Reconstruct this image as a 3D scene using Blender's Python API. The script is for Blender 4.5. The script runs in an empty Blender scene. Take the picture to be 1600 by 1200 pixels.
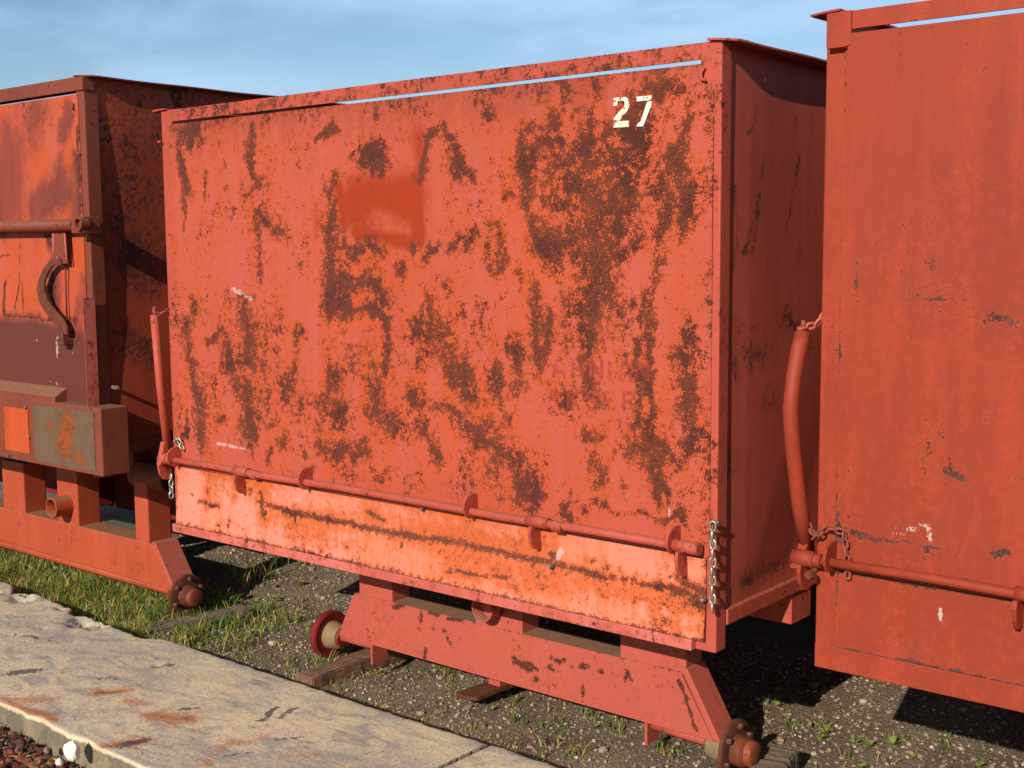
import bpy, bmesh, math, random
import numpy as np
from mathutils import Vector, Matrix
SC = bpy.context.scene
COL = SC.collection
rng = np.random.default_rng(27)
random.seed(27)

# ------------------------------------------------------------------ camera
W, H, F = 1600.0, 1200.0, 1949.46
def _camera_axes():
    a = np.array([-1573 - 800, 405 - 600.]); b = np.array([2420 - 800, 375 - 600.])
    X = -np.array([a[0], -a[1], -F]); X /= np.linalg.norm(X)
    Y = np.array([b[0], -b[1], -F]); Y /= np.linalg.norm(Y)
    Z = np.cross(X, Y); Z /= np.linalg.norm(Z); Y = np.cross(Z, X)
    return np.array([X, Y, Z])
R = _camera_axes()
C = np.array([0., -2.7, 1.5])
cd = bpy.data.cameras.new('camera'); cam = bpy.data.objects.new('camera', cd); COL.objects.link(cam)
M4 = Matrix.Identity(4)
for i in range(3):
    for j in range(3): M4[i][j] = R[i][j]
    M4[i][3] = C[i]
cam.matrix_world = M4
cd.sensor_fit = 'HORIZONTAL'; cd.sensor_width = 36; cd.lens = F / W * 36
cd.clip_start = .05; cd.clip_end = 3000
SC.camera = cam
def at(px, py, axis, val):
    """point where the ray through a photo pixel meets the plane axis = val"""
    d = R @ np.array([px - 800, -(py - 600), -F]); t = (val - C[axis]) / d[axis]
    return C + t * d
def ppm(p):
    v = R.T @ (np.array(p) - C); return F / -v[2]

# ------------------------------------------------------------------ world, sun, exposure
LD = Vector((-.20, .964, -.476)).normalized()          # the way the light travels
w = bpy.data.worlds.new('World'); SC.world = w; w.use_nodes = True
nt = w.node_tree; nt.nodes.clear()
out = nt.nodes.new('ShaderNodeOutputWorld'); bg = nt.nodes.new('ShaderNodeBackground')
sky = nt.nodes.new('ShaderNodeTexSky'); sky.sky_type = 'NISHITA'; sky.sun_disc = False
sky.sun_elevation = math.asin(-LD.z); sky.sun_rotation = math.atan2(-LD.x, -LD.y)
sky.air_density = 1.0; sky.dust_density = .1; sky.ozone_density = 3.6
tc = nt.nodes.new('ShaderNodeTexCoord'); mp = nt.nodes.new('ShaderNodeMapping'); mp.inputs['Scale'].default_value = (2.2, 2.2, 7.5)
mp.inputs['Rotation'].default_value = (0.1, .18, .3)
no = nt.nodes.new('ShaderNodeTexNoise'); no.inputs['Scale'].default_value = 1.5; no.inputs['Detail'].default_value = 6; no.inputs['Roughness'].default_value = .55; no.inputs['Distortion'].default_value = .6
mr = nt.nodes.new('ShaderNodeMapRange'); mr.interpolation_type = 'SMOOTHSTEP'
mr.inputs[1].default_value = .33; mr.inputs[2].default_value = .72; mr.inputs[3].default_value = 0; mr.inputs[4].default_value = .7
mx = nt.nodes.new('ShaderNodeMix'); mx.data_type = 'RGBA'; mx.inputs[7].default_value = (5.2, 7.5, 10.2, 1)
L = nt.links.new
L(tc.outputs['Generated'], mp.inputs['Vector']); L(mp.outputs[0], no.inputs['Vector']); L(no.outputs[0], mr.inputs[0]); L(mr.outputs[0], mx.inputs[0])
L(sky.outputs[0], mx.inputs[6]); L(mx.outputs[2], bg.inputs['Color']); bg.inputs['Strength'].default_value = .085; L(bg.outputs[0], out.inputs[0])
sd = bpy.data.lights.new('sun', 'SUN'); sd.energy = 4.6; sd.angle = math.radians(.53); sd.color = (1, .93, .83)
so = bpy.data.objects.new('sun', sd); COL.objects.link(so); so.rotation_euler = LD.to_track_quat('-Z', 'Y').to_euler(); so.location = (1, -6, 5)
SC.view_settings.view_transform = 'Standard'; SC.view_settings.look = 'None'; SC.view_settings.exposure = .3; SC.view_settings.gamma = 1

# ------------------------------------------------------------------ materials
def lin(r, g=None, b=None):
    f = lambda c: (c / 255 / 12.92) if c / 255 <= .04045 else ((c / 255 + .055) / 1.055) ** 2.4
    return (f(r), f(g), f(b), 1)
class NT:
    def __init__(s, name):
        s.m = bpy.data.materials.new(name); s.m.use_nodes = True; s.t = s.m.node_tree
        s.b = s.t.nodes['Principled BSDF']; s.co = s.t.nodes.new('ShaderNodeTexCoord').outputs['Object']
    def n(s, k): return s.t.nodes.new(k)
    def put(s, sock, v):
        if hasattr(v, 'links') or isinstance(v, bpy.types.NodeSocket): s.t.links.new(v, sock)
        else: sock.default_value = v
    def noise(s, scale, detail=5, rough=.6, dist=0, stretch=None):
        t = s.n('ShaderNodeTexNoise'); v = s.co
        if stretch:
            m = s.n('ShaderNodeMapping'); m.inputs['Scale'].default_value = stretch; s.put(m.inputs['Vector'], v); v = m.outputs[0]
        s.put(t.inputs['Vector'], v); t.inputs['Scale'].default_value = scale; t.inputs['Detail'].default_value = detail
        t.inputs['Roughness'].default_value = rough; t.inputs['Distortion'].default_value = dist
        return t.outputs[0]
    def voro(s, scale, feature='F1'):
        t = s.n('ShaderNodeTexVoronoi'); s.put(t.inputs['Vector'], s.co); t.inputs['Scale'].default_value = scale; t.feature = feature
        return t.outputs['Distance'], t.outputs['Color']
    def math(s, op, a, b=0., c=0.):
        t = s.n('ShaderNodeMath'); t.operation = op
        for i, v in enumerate((a, b, c)): s.put(t.inputs[i], v)
        return t.outputs[0]
    def step(s, v, a, b, o0=0., o1=1.):
        t = s.n('ShaderNodeMapRange'); t.interpolation_type = 'SMOOTHSTEP'
        s.put(t.inputs[0], v); t.inputs[1].default_value = a; t.inputs[2].default_value = b; t.inputs[3].default_value = o0; t.inputs[4].default_value = o1
        return t.outputs[0]
    def mix(s, f, a, b):
        t = s.n('ShaderNodeMix'); t.data_type = 'RGBA'; s.put(t.inputs[0], f); s.put(t.inputs[6], a); s.put(t.inputs[7], b); return t.outputs[2]
    def attr(s, name):
        t = s.n('ShaderNodeAttribute'); t.attribute_name = name; return t.outputs['Fac']
    def bump(s, h, strength=.5, dist=.002):
        t = s.n('ShaderNodeBump'); s.put(t.inputs['Height'], h); t.inputs['Strength'].default_value = strength; t.inputs['Distance'].default_value = dist
        s.t.links.new(t.outputs[0], s.b.inputs['Normal'])
def paint(name, base, alt, orange, rustA, rustB, rustC, tone, pale=lin(225, 190, 170), dust=0., grime_shade=.55, amt=0., k=(1.7, 2.6, 1.5), halo=.9, fre=.5, rough=.6, spec=.25):
    dim = lambda c, f_: tuple(v * f_ for v in c[:3]) + (1,)
    base, alt, orange, tone, pale = (dim(c, .6) for c in (base, alt, orange, tone, pale)); rustA, rustB, rustC = (dim(c, .68) for c in (rustA, rustB, rustC))
    s = NT(name)
    nL = s.noise(1.6, 5, .6, .4); nM = s.noise(8, 6, .65, .3); nF = s.noise(48, 5, .72); nG = s.noise(210, 3, .6)
    st = s.noise(2.2, 5, .62, .2, (7, 7, .8))
    at_ = s.attr('rust')
    def wob(n, kk): return s.math('MULTIPLY', s.math('SUBTRACT', n, .5), kk)
    r = s.math('ADD', at_, amt)
    for n_, kk in zip((nM, nF, nG), k): r = s.math('ADD', r, wob(n_, kk))
    rust = s.step(r, .46, .64)
    hl = s.math('MULTIPLY', s.step(s.math('ADD', r, wob(st, 1.4)), .12, .55), halo)
    col = s.mix(s.step(s.math('ADD', s.math('MULTIPLY', nL, .6), s.math('MULTIPLY', st, .4)), .42, .60), base, alt)
    col = s.mix(s.step(nF, .35, .75, 0, .22), col, orange)
    col = s.mix(hl, col, orange)
    st2 = s.noise(1.7, 6, .66, .3, (10, 10, .7))
    col = s.mix(s.step(s.math('ADD', s.attr('halo'), s.math('ADD', wob(st2, 1.5), s.math('ADD', wob(nM, 1.3), wob(nF, .9)))), .22, .85, 0, .95), col, orange)
    tn = s.step(s.math('ADD', s.attr('tone'), s.math('ADD', wob(nF, .4), wob(nM, .5))), .2, .75)
    col = s.mix(tn, col, tone)
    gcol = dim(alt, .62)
    col = s.mix(s.step(s.math('ADD', s.attr('grime_shade'), s.math('ADD', wob(st2, 1.2), s.math('ADD', wob(nL, .7), wob(nF, .6)))), .12, .75, 0, grime_shade), col, gcol)
    pl = s.step(s.math('ADD', s.attr('pale'), s.math('ADD', wob(nF, 1.6), wob(nG, 1.0))), .5, .62)
    col = s.mix(pl, col, pale)
    d, _ = s.voro(75)
    gate = s.step(s.math('ADD', nM, s.math('MULTIPLY', at_, .5)), .52, .75)
    spk = s.math('MULTIPLY', s.math('MULTIPLY', s.step(d, .10, .22, 1, 0), gate), fre)
    rc = s.mix(s.step(s.math('ADD', s.math('MULTIPLY', nG, .55), s.math('MULTIPLY', nF, .45)), .46, .60), rustA, rustB)
    rc = s.mix(s.step(s.math('ADD', nM, wob(nF, .5)), .54, .68, 0, .75), rc, dim(rustA, .5))
    rc = s.mix(s.step(s.math('ADD', nL, s.math('ADD', wob(nM, .6), wob(nG, .8))), .46, .66, 0, .45), rc, rustC)
    rc = s.mix(s.step(s.math('ADD', s.math('MULTIPLY', nG, .6), s.math('MULTIPLY', nF, .4)), .59, .68, 0, .7), rc, dim(orange, .6))
    al = s.math('MAXIMUM', rust, spk)
    col = s.mix(al, col, rc)
    if dust:
        gm = s.n('ShaderNodeNewGeometry'); sx_ = s.n('ShaderNodeSeparateXYZ'); s.put(sx_.inputs[0], gm.outputs['Normal'])
        col = s.mix(s.math('MULTIPLY', s.step(s.math('ADD', sx_.outputs[2], wob(nF, .8)), .45, .95), dust), col, lin(128, 104, 80))
    s.put(s.b.inputs['Base Color'], col)
    s.put(s.b.inputs['Roughness'], s.step(al, 0, 1, rough, .92)); s.b.inputs['Specular IOR Level'].default_value = spec
    h = s.math('ADD', s.math('MULTIPLY', al, s.math('SUBTRACT', s.math('MULTIPLY', nG, 1.1), .9)), s.math('ADD', s.math('MULTIPLY', nM, .25), s.math('MULTIPLY', nG, .12)))
    s.bump(h, .55, .003)
    return s.m
RA, RB, RC = lin(90, 44, 36), lin(140, 68, 38), lin(110, 54, 44)
MID = paint('weathered_salmon_paint', lin(213, 98, 78), lin(208, 92, 66), lin(220, 90, 38), RA, RB, RC, lin(184, 60, 18), k=(1.8, 2.6, 2.3))
MIDP = paint('salmon_frame_paint', lin(216, 95, 75), lin(204, 88, 68), lin(196, 84, 50), RA, RB, RC, lin(150, 60, 40), dust=.3, amt=.18, k=(1.3, 2.6, 1.2), halo=.7)
FLAP = paint('faded_peach_paint', lin(250, 156, 130), lin(246, 140, 104), lin(236, 112, 54), RA, lin(150, 72, 40), lin(150, 84, 66), lin(226, 104, 52), amt=-.02, k=(1.1, 2.0, 2.0), halo=.7)
SIDE = paint('dull_side_paint', lin(208, 94, 76), lin(196, 86, 66), lin(176, 76, 46), RA, RB, RC, lin(150, 60, 40), amt=.08, k=(1.1, 1.2, .8), halo=.5)
UNDER = paint('red_chassis_paint', lin(208, 96, 80), lin(214, 102, 80), lin(192, 82, 56), lin(70, 38, 32), RB, RC, lin(120, 95, 72), dust=.8, amt=.08, k=(1.4, 2.4, .9), halo=.4)
RIGHT = paint('smooth_orange_red_paint', lin(168, 64, 40), lin(186, 71, 43), lin(212, 82, 42), lin(84, 56, 48), lin(110, 76, 62), lin(106, 66, 56), lin(176, 70, 46), grime_shade=.4, amt=-.03, k=(1.3, 2.2, 1.6), halo=.45, fre=.3)
LEFT = paint('scorched_orange_paint', lin(214, 98, 72), lin(204, 92, 74), lin(216, 90, 38), lin(86, 46, 36), lin(120, 60, 42), lin(98, 54, 46), lin(118, 58, 46), grime_shade=.85, amt=.1, k=(1.5, 1.8, 1.2), halo=.95)
LSIDE = paint('dark_rusted_side', lin(190, 78, 52), lin(166, 66, 46), lin(180, 74, 38), lin(100, 46, 36), lin(132, 60, 40), lin(92, 44, 36), lin(50, 22, 20), amt=.16, k=(.9, 2., 1.2), halo=.6)
LFRAME = paint('brown_frame_paint', lin(150, 74, 56), lin(128, 62, 48), lin(168, 78, 42), lin(80, 46, 36), lin(110, 62, 42), lin(86, 54, 48), lin(90, 60, 50), dust=.5, amt=.2, k=(1.4, 1.9, .8), halo=.7)
LUNDER = paint('orange_chassis_paint', lin(212, 94, 58), lin(198, 84, 54), lin(196, 88, 44), lin(90, 52, 40), lin(120, 68, 44), lin(96, 66, 58), lin(130, 84, 56), dust=.7, amt=.12, k=(1.5, 2.2, .8), halo=.6)
PINKP = paint('pink_faded_paint', lin(236, 124, 108), lin(224, 108, 92), lin(196, 92, 66), RA, RB, RC, RA, amt=.17, k=(1.3, 2.6, 1.3))
ORP = paint('bright_orange_plate', lin(226, 96, 40), lin(216, 88, 40), lin(196, 80, 40), lin(120, 70, 60), lin(140, 84, 60), lin(116, 72, 66), RA, amt=.08, k=(1.4, 1.2, .7))
GRYP = paint('grey_rusted_plate', lin(128, 100, 74), lin(116, 90, 68), lin(104, 84, 62), lin(168, 84, 34), lin(150, 72, 34), lin(110, 70, 44), RA, amt=.16, k=(1.8, 2.0, .8), halo=.2)
HUBR = paint('rusty_hub_steel', lin(112, 60, 44), lin(92, 52, 40), lin(140, 72, 42), lin(62, 38, 30), lin(86, 48, 36), lin(74, 44, 40), RA, amt=.3, k=(1.3, 1.2, .9), rough=.75)
HUBRED = paint('dark_red_hub_paint', lin(150, 36, 36), lin(136, 34, 34), lin(150, 52, 36), lin(70, 30, 28), RB, RC, RA, amt=.06)
HUBCAP = paint('rust_orange_cap', lin(164, 78, 48), lin(140, 62, 40), lin(176, 92, 46), lin(110, 56, 38), lin(150, 84, 46), lin(120, 60, 40), RA, amt=.2)
CREAM = paint('cream_primer', lin(166, 144, 106), lin(146, 122, 92), lin(190, 110, 80), RA, lin(170, 60, 44), RC, RA, amt=.12)
def plain(name, c, c2, scale=20, rough=.7, metal=0., bump=.2, spec=.4):
    s = NT(name); n1 = s.noise(scale, 5, .65); n2 = s.noise(scale * 7, 4, .6)
    s.put(s.b.inputs['Base Color'], s.mix(s.step(s.math('ADD', s.math('MULTIPLY', n1, .6), s.math('MULTIPLY', n2, .4)), .4, .62), c, c2))
    s.b.inputs['Roughness'].default_value = rough; s.b.inputs['Metallic'].default_value = metal; s.b.inputs['Specular IOR Level'].default_value = spec
    s.bump(n2, bump, .002); return s.m
GALV = plain('galvanised_chain', lin(205, 200, 178), lin(150, 142, 120), 40, .42, .85)
RCHAIN = plain('rusty_chain', lin(150, 72, 50), lin(96, 54, 42), 50, .8)
REDCH = plain('painted_chain', lin(196, 88, 66), lin(150, 66, 50), 50, .65)
BOLT = plain('bolt_steel', lin(150, 130, 112), lin(96, 66, 54), 60, .6, .4)
HBOLT = plain('rusty_bolt', lin(112, 78, 62), lin(70, 46, 38), 60, .75, .2)
DARKIN = plain('dark_inner_steel', lin(96, 58, 48), lin(70, 42, 36), 12, .85)
def white_paint():
    s = NT('white_stencil_paint'); nF = s.noise(60, 5, .7); nM = s.noise(14, 5, .6)
    c = s.mix(s.step(nM, .4, .65), lin(228, 220, 196), lin(214, 196, 160))
    c = s.mix(s.step(s.math('ADD', s.math('MULTIPLY', nF, .7), s.math('MULTIPLY', nM, .3)), .52, .56), c, lin(150, 66, 48))
    s.put(s.b.inputs['Base Color'], c); s.b.inputs['Roughness'].default_value = .7; return s.m
WHITE = white_paint()
def ghost_paint():
    s = NT('faint_red_stencil'); nF = s.noise(26, 5, .7); n2 = s.noise(9, 4, .6)
    s.b.inputs['Base Color'].default_value = lin(158, 58, 38); s.b.inputs['Roughness'].default_value = .7
    f_ = s.step(s.math('ADD', s.math('MULTIPLY', nF, .5), s.math('MULTIPLY', n2, .5)), .40, .60, .85, 0.)
    s.put(s.b.inputs['Alpha'], f_); return s.m
GHOST = ghost_paint()

# ------------------------------------------------------------------ object helpers
BASE = {}
def tag(o, label=None, cat=None, group=None, kind=None):
    for k, v in (('label', label), ('category', cat), ('group', group), ('kind', kind)):
        if v: o[k] = v
    return o
def thing(name, loc, label, cat, group=None):
    o = bpy.data.objects.new(name, None); COL.objects.link(o); o.location = loc; o.empty_display_size = .1
    BASE[o] = np.array(loc, float); return tag(o, label, cat, group)
def link(name, me, mat, parent=None, base=None, smooth=False):
    b = BASE[parent] if parent is not None else (np.zeros(3) if base is None else np.array(base, float))
    n = len(me.vertices); co = np.empty(n * 3); me.vertices.foreach_get('co', co)
    co = (co.reshape(-1, 3) - b).ravel(); me.vertices.foreach_set('co', co)
    o = bpy.data.objects.new(name, me); COL.objects.link(o); o.data.materials.append(mat)
    if smooth: me.polygons.foreach_set('use_smooth', [True] * len(me.polygons))
    if parent is not None: o.parent = parent
    else: o.location = b
    BASE[o] = b; me.update(); return o
def from_bm(name, bm, mat, parent=None, base=None, smooth=False):
    bmesh.ops.recalc_face_normals(bm, faces=bm.faces)
    me = bpy.data.meshes.new(name); bm.to_mesh(me); bm.free(); return link(name, me, mat, parent, base, smooth)
def bevel(bm, w_):
    if w_ > 0: bmesh.ops.bevel(bm, geom=[e for e in bm.edges], offset=w_, segments=2, profile=.6, affect='EDGES')
def box(name, x0, x1, y0, y1, z0, z1, mat, parent=None, bev=.003, base=None):
    bm = bmesh.new(); bmesh.ops.create_cube(bm, size=1)
    for v in bm.verts: v.co = Vector((x0 + (v.co.x + .5) * (x1 - x0), y0 + (v.co.y + .5) * (y1 - y0), z0 + (v.co.z + .5) * (z1 - z0)))
    bevel(bm, min(bev, .3 * min(abs(x1 - x0), abs(y1 - y0), abs(z1 - z0))))
    return from_bm(name, bm, mat, parent, base)
def prism(name, pts, axis, a, b, mat, parent=None, bev=.003, base=None):
    """polygon pts (in the two other axes, in order) extruded along axis from a to b"""
    bm = bmesh.new()
    def mk(p, v):
        q = list(p); q.insert(axis, v); return bm.verts.new(q)
    A = [mk(p, a) for p in pts]; B = [mk(p, b) for p in pts]
    bm.faces.new(A); bm.faces.new(B[::-1])
    for i in range(len(pts)):
        j = (i + 1) % len(pts); bm.faces.new((A[i], B[i], B[j], A[j]))
    bmesh.ops.recalc_face_normals(bm, faces=bm.faces); bevel(bm, bev)
    return from_bm(name, bm, mat, parent, base)
def tube_bm(bm, pts, r, seg=14, closed=False, caps=True):
    pts = [Vector(p) for p in pts]; n = len(pts); rs = r if isinstance(r, (list, tuple)) else [r] * n
    rings = []; up = None
    for i, p in enumerate(pts):
        if closed: t = pts[(i + 1) % n] - pts[i - 1]
        else: t = pts[min(i + 1, n - 1)] - pts[max(i - 1, 0)]
        t.normalize()
        if up is None:
            up = t.orthogonal().normalized()
        else:
            up = (up - t * up.dot(t)).normalized()
        s = t.cross(up)
        rings.append([bm.verts.new(p + (up * math.cos(a) + s * math.sin(a)) * rs[i]) for a in [2 * math.pi * k / seg for k in range(seg)]])
    for i in range(n if closed else n - 1):
        A, B = rings[i], rings[(i + 1) % n]
        off = 0
        if closed and i == n - 1:
            off = min(range(seg), key=lambda o_: (A[0].co - B[o_].co).length)
        for k in range(seg): bm.faces.new((A[k], A[(k + 1) % seg], B[(k + 1 + off) % seg], B[(k + off) % seg]))
    if caps and not closed: bm.faces.new(rings[0][::-1]); bm.faces.new(rings[-1])
def tube(name, pts, r, mat, parent=None, seg=14, closed=False, base=None):
    bm = bmesh.new(); tube_bm(bm, pts, r, seg, closed); o = from_bm(name, bm, mat, parent, base)
    for p in o.data.polygons: p.use_smooth = len(p.vertices) == 4
    return o
def lathe(name, c, axis, prof, mat, parent=None, seg=28, base=None):
    """prof: (distance along axis, radius) pairs, outline turned about the axis"""
    ax = Vector(axis).normalized(); u = ax.orthogonal().normalized(); v = ax.cross(u); c = Vector(c)
    bm = bmesh.new(); rings = []
    for d, r in prof:
        if r < 1e-5: rings.append([bm.verts.new(c + ax * d)]); continue
        rings.append([bm.verts.new(c + ax * d + (u * math.cos(t) + v * math.sin(t)) * r) for t in [2 * math.pi * k / seg for k in range(seg)]])
    for A, B in zip(rings, rings[1:]):
        for k in range(seg):
            k2 = (k + 1) % seg
            if len(A) == 1 and len(B) == 1: continue
            if len(A) == 1: bm.faces.new((A[0], B[k2], B[k]))
            elif len(B) == 1: bm.faces.new((A[k], A[k2], B[0]))
            else: bm.faces.new((A[k], A[k2], B[k2], B[k]))
    for ring, d in ((rings[0], 0), (rings[-1], 1)):
        if len(ring) > 1: bm.faces.new(ring)
    o = from_bm(name, bm, mat, parent, base)
    me = o.data; bmx = bmesh.new(); bmx.from_mesh(me)
    for e in bmx.edges:
        if len(e.link_faces) == 2 and e.calc_face_angle(0) > .6: e.smooth = False
    for f_ in bmx.faces: f_.smooth = True
    bmx.to_mesh(me); bmx.free(); return o
def pipe(name, c, axis, length, ro, ri, mat, parent=None, seg=28):
    return lathe(name, c, axis, [(length * .35, 0), (length * .35, ri), (length - .002, ri), (length, ri + .001), (length, ro - .0015), (length - .002, ro), (0, ro), (0, 0)], mat, parent, seg)
def sheet(name, plane, const, u0, u1, v0, v1, step, mat, parent, thick=.004, disp=None, paintf=None, sign=-1, outline=None, remap=None):
    """dense sheet-metal panel. plane 'Y': u=X v=Z facing -Y ; plane 'X': u=Y v=Z facing sign*X"""
    nu = max(2, int((u1 - u0) / step) + 1); nv = max(2, int((v1 - v0) / step) + 1)
    us = np.linspace(u0, u1, nu); vs = np.linspace(v0, v1, nv); U, V = np.meshgrid(us, vs); U = U.ravel(); V = V.ravel()
    if remap: U, V = remap(U, V)
    D = np.zeros_like(U) if disp is None else disp(U, V)
    keep = np.ones_like(U, bool) if outline is None else outline(U, V)
    def pos(U, V, d): return np.stack([U, const + sign * d, V], 1) if plane == 'Y' else np.stack([const + sign * d, U, V], 1)
    P = pos(U, V, D); Bk = pos(U, V, D - thick)
    idx = np.arange(nu * nv).reshape(nv, nu)
    q = np.stack([idx[:-1, :-1], idx[:-1, 1:], idx[1:, 1:], idx[1:, :-1]], -1).reshape(-1, 4)
    q = q[keep[q].all(1)]
    e = np.concatenate([q[:, [0, 1]], q[:, [1, 2]], q[:, [2, 3]], q[:, [3, 0]]]); es = np.sort(e, 1)
    key = es[:, 0].astype(np.int64) * (nu * nv) + es[:, 1]; uq, cnt = np.unique(key, return_counts=True)
    bd = e[np.isin(key, uq[cnt == 1])]
    N = nu * nv; back = q[:, ::-1] + N
    # coarse back would need remeshing; the dense back is cheap enough
    side = np.stack([bd[:, 1], bd[:, 0], bd[:, 0] + N, bd[:, 1] + N], 1)
    F_ = np.concatenate([q, back, side])
    flip = (plane == 'X' and sign > 0) or (plane == 'Y' and sign < 0)
    if not flip: F_ = F_[:, ::-1]
    me = bpy.data.meshes.new(name); VV = np.concatenate([P, Bk])
    used = np.unique(F_); rem = -np.ones(2 * N, int); rem[used] = np.arange(len(used)); F_ = rem[F_]; VV = VV[used]
    me.vertices.add(len(VV)); me.vertices.foreach_set('co', VV.ravel()); me.loops.add(F_.size); me.loops.foreach_set('vertex_index', F_.ravel().astype(np.int32))
    me.polygons.add(len(F_)); me.polygons.foreach_set('loop_start', (np.arange(len(F_)) * 4).astype(np.int32))
    sm = np.zeros(len(F_), bool); sm[:2 * len(q)] = True; me.polygons.foreach_set('use_smooth', sm)
    me.update(calc_edges=True); me.validate()
    eb = np.empty(len(me.edges) * 2, np.int32); me.edges.foreach_get('vertices', eb); eb = eb.reshape(-1, 2)
    isf = used < N; bset = np.zeros(len(used), bool); bset[rem[np.unique(bd)]] = True; bset[rem[np.unique(bd) + N]] = True
    me.attributes.new('sharp_edge', 'BOOLEAN', 'EDGE').data.foreach_set('value', (bset[eb].all(1)))
    if paintf:
        for nm, val in paintf(U, V).items():
            a = me.attributes.new(nm, 'FLOAT', 'POINT'); a.data.foreach_set('value', np.concatenate([val, val])[used].astype(np.float32))
    return link(name, me, mat, parent)
def fbm(U, V, seed, su, sv, octv=4, gain=.55):
    g = np.random.default_rng(seed); o_ = np.zeros_like(U); a = 1.; tot = 0
    for _ in range(octv):
        T_ = g.uniform(-1, 1, (97, 97)); x = U * su + 31.7; y = V * sv + 17.3; xi = np.floor(x).astype(int); yi = np.floor(y).astype(int); fx = x - xi; fy = y - yi
        fx = fx * fx * (3 - 2 * fx); fy = fy * fy * (3 - 2 * fy); A = T_[yi % 97, xi % 97]; B = T_[yi % 97, (xi + 1) % 97]; C_ = T_[(yi + 1) % 97, xi % 97]; D_ = T_[(yi + 1) % 97, (xi + 1) % 97]
        o_ += a * ((A * (1 - fx) + B * fx) * (1 - fy) + (C_ * (1 - fx) + D_ * fx) * fy); tot += a; a *= gain; su *= 2.03; sv *= 2.03
    return o_ / tot
def brush(U, V, strokes, plane_ax, const, grow=1., warp=0.):
    """strokes: (list of (px, py, r px), weight) on a plane; returns a field over U, V (metres)"""
    out_ = np.zeros_like(U)
    if warp: U, V = U + warp * fbm(U, V, 71, 14, 9, 4, .7), V + warp * 1.3 * fbm(U, V, 72, 16, 8, 4, .7)
    for pts, wgt in strokes:
        q = []
        for (x, y, r) in pts:
            p = at(x, y, plane_ax, const); q.append((p[0] if plane_ax == 1 else p[1], p[2], grow * r / ppm(p)))
        if len(q) == 1: q = q * 2
        for (a0, b0, r0), (a1, b1, r1) in zip(q, q[1:]):
            m_ = 2.2 * max(r0, r1)
            sel = np.where((U > min(a0, a1) - m_) & (U < max(a0, a1) + m_) & (V > min(b0, b1) - m_) & (V < max(b0, b1) + m_))[0]
            if not len(sel): continue
            u, v = U[sel], V[sel]; L2 = (a1 - a0) ** 2 + (b1 - b0) ** 2
            t = np.clip(((u - a0) * (a1 - a0) + (v - b0) * (b1 - b0)) / max(L2, 1e-9), 0, 1)
            d = np.hypot(u - a0 - t * (a1 - a0), v - b0 - t * (b1 - b0)); r = r0 + t * (r1 - r0)
            out_[sel] = np.maximum(out_[sel], wgt * np.clip(1.02 - .52 * d / r, 0, 1))
    return out_
def S(wgt, *pts): return (list(pts), wgt)
def waves(seed, n, amp, lo=.8, hi=4.):
    g = np.random.default_rng(seed); T = [(g.uniform(lo, hi), g.uniform(lo, hi), g.uniform(0, 6.3), g.uniform(-1, 1)) for _ in range(n)]
    return lambda U, V: sum(c * np.sin(a * U * 2 + p) * np.sin(b * V * 2 + p * 1.7) for a, b, p, c in T) * amp / n ** .5
def link_bm(bm, c, along, flat, ln=.034, wd=.022, r=.0034):
    c = Vector(c); a = Vector(along).normalized(); f_ = Vector(flat); f_ = (f_ - a * f_.dot(a)).normalized()
    h = (ln - wd) / 2; rr = wd / 2 - r; P = []
    for k in range(6): t = math.pi * k / 5; P.append(c + a * (h + rr * math.sin(t)) + f_ * (rr * math.cos(t)))
    for k in range(6): t = math.pi * k / 5; P.append(c - a * (h + rr * math.sin(t)) - f_ * (rr * math.cos(t)))
    tube_bm(bm, P, r, 7, True)
def chain(name, pts, mat, parent, ln=.034, wd=.022, r=.0034, tw=.7):
    """a chain hung through pts: one part of interlocked links, each link its own sub-part"""
    pts = [Vector(p) for p in pts]; pitch = ln - 2 * r - .001; P = []; carry = 0
    for a, b in zip(pts, pts[1:]):
        d = (b - a).length; t = carry
        while t < d: P.append((a + (b - a) * (t / d), (b - a).normalized())); t += pitch
        carry = t - d
    root = None
    for i, (p, dr) in enumerate(P):
        o1 = dr.orthogonal().normalized(); o2 = dr.cross(o1); ang = tw + (i % 2) * math.pi / 2 + random.uniform(-.2, .2)
        bm = bmesh.new(); link_bm(bm, p, dr, o1 * math.cos(ang) + o2 * math.sin(ang), ln, wd, r)
        o = from_bm(name if root is None else 'chain_link', bm, mat, parent if root is None else root, smooth=True)
        root = root or o
    return root
def hexbolt(name, c, axis, r, h, mat, parent):
    return lathe(name, c, axis, [(0, r), (h * .85, r), (h, r * .85), (h, 0)], mat, parent, 6)

# ------------------------------------------------------------------ ground and slabs
def ground_mat():
    s = NT('gravel_soil'); a = s.noise(3, 6, .65); b = s.noise(60, 6, .75); c = s.noise(240, 4, .7); d, vc = s.voro(140)
    col = s.mix(s.step(a, .38, .64), lin(116, 100, 80), lin(140, 122, 98))
    col = s.mix(s.step(b, .4, .66, 0, .7), col, lin(92, 76, 60))
    col = s.mix(s.step(s.math('ADD', c, s.math('MULTIPLY', d, -.3)), .42, .60, 0, .6), col, lin(170, 152, 126))
    s.put(s.b.inputs['Base Color'], col); s.b.inputs['Roughness'].default_value = .95; s.b.inputs['Specular IOR Level'].default_value = .15
    s.bump(s.math('ADD', s.math('MULTIPLY', b, 1.), s.math('MULTIPLY', d, -.5)), 1., .012); return s.m
GM = ground_mat()
def gz(x, y):
    return .012 * np.sin(x * 2.1 + .5) * np.sin(y * 2.7) + .006 * np.sin(x * 7.3 + y * 5.1) + .004 * np.sin(x * 13.1 - y * 11.7) - .006
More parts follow.
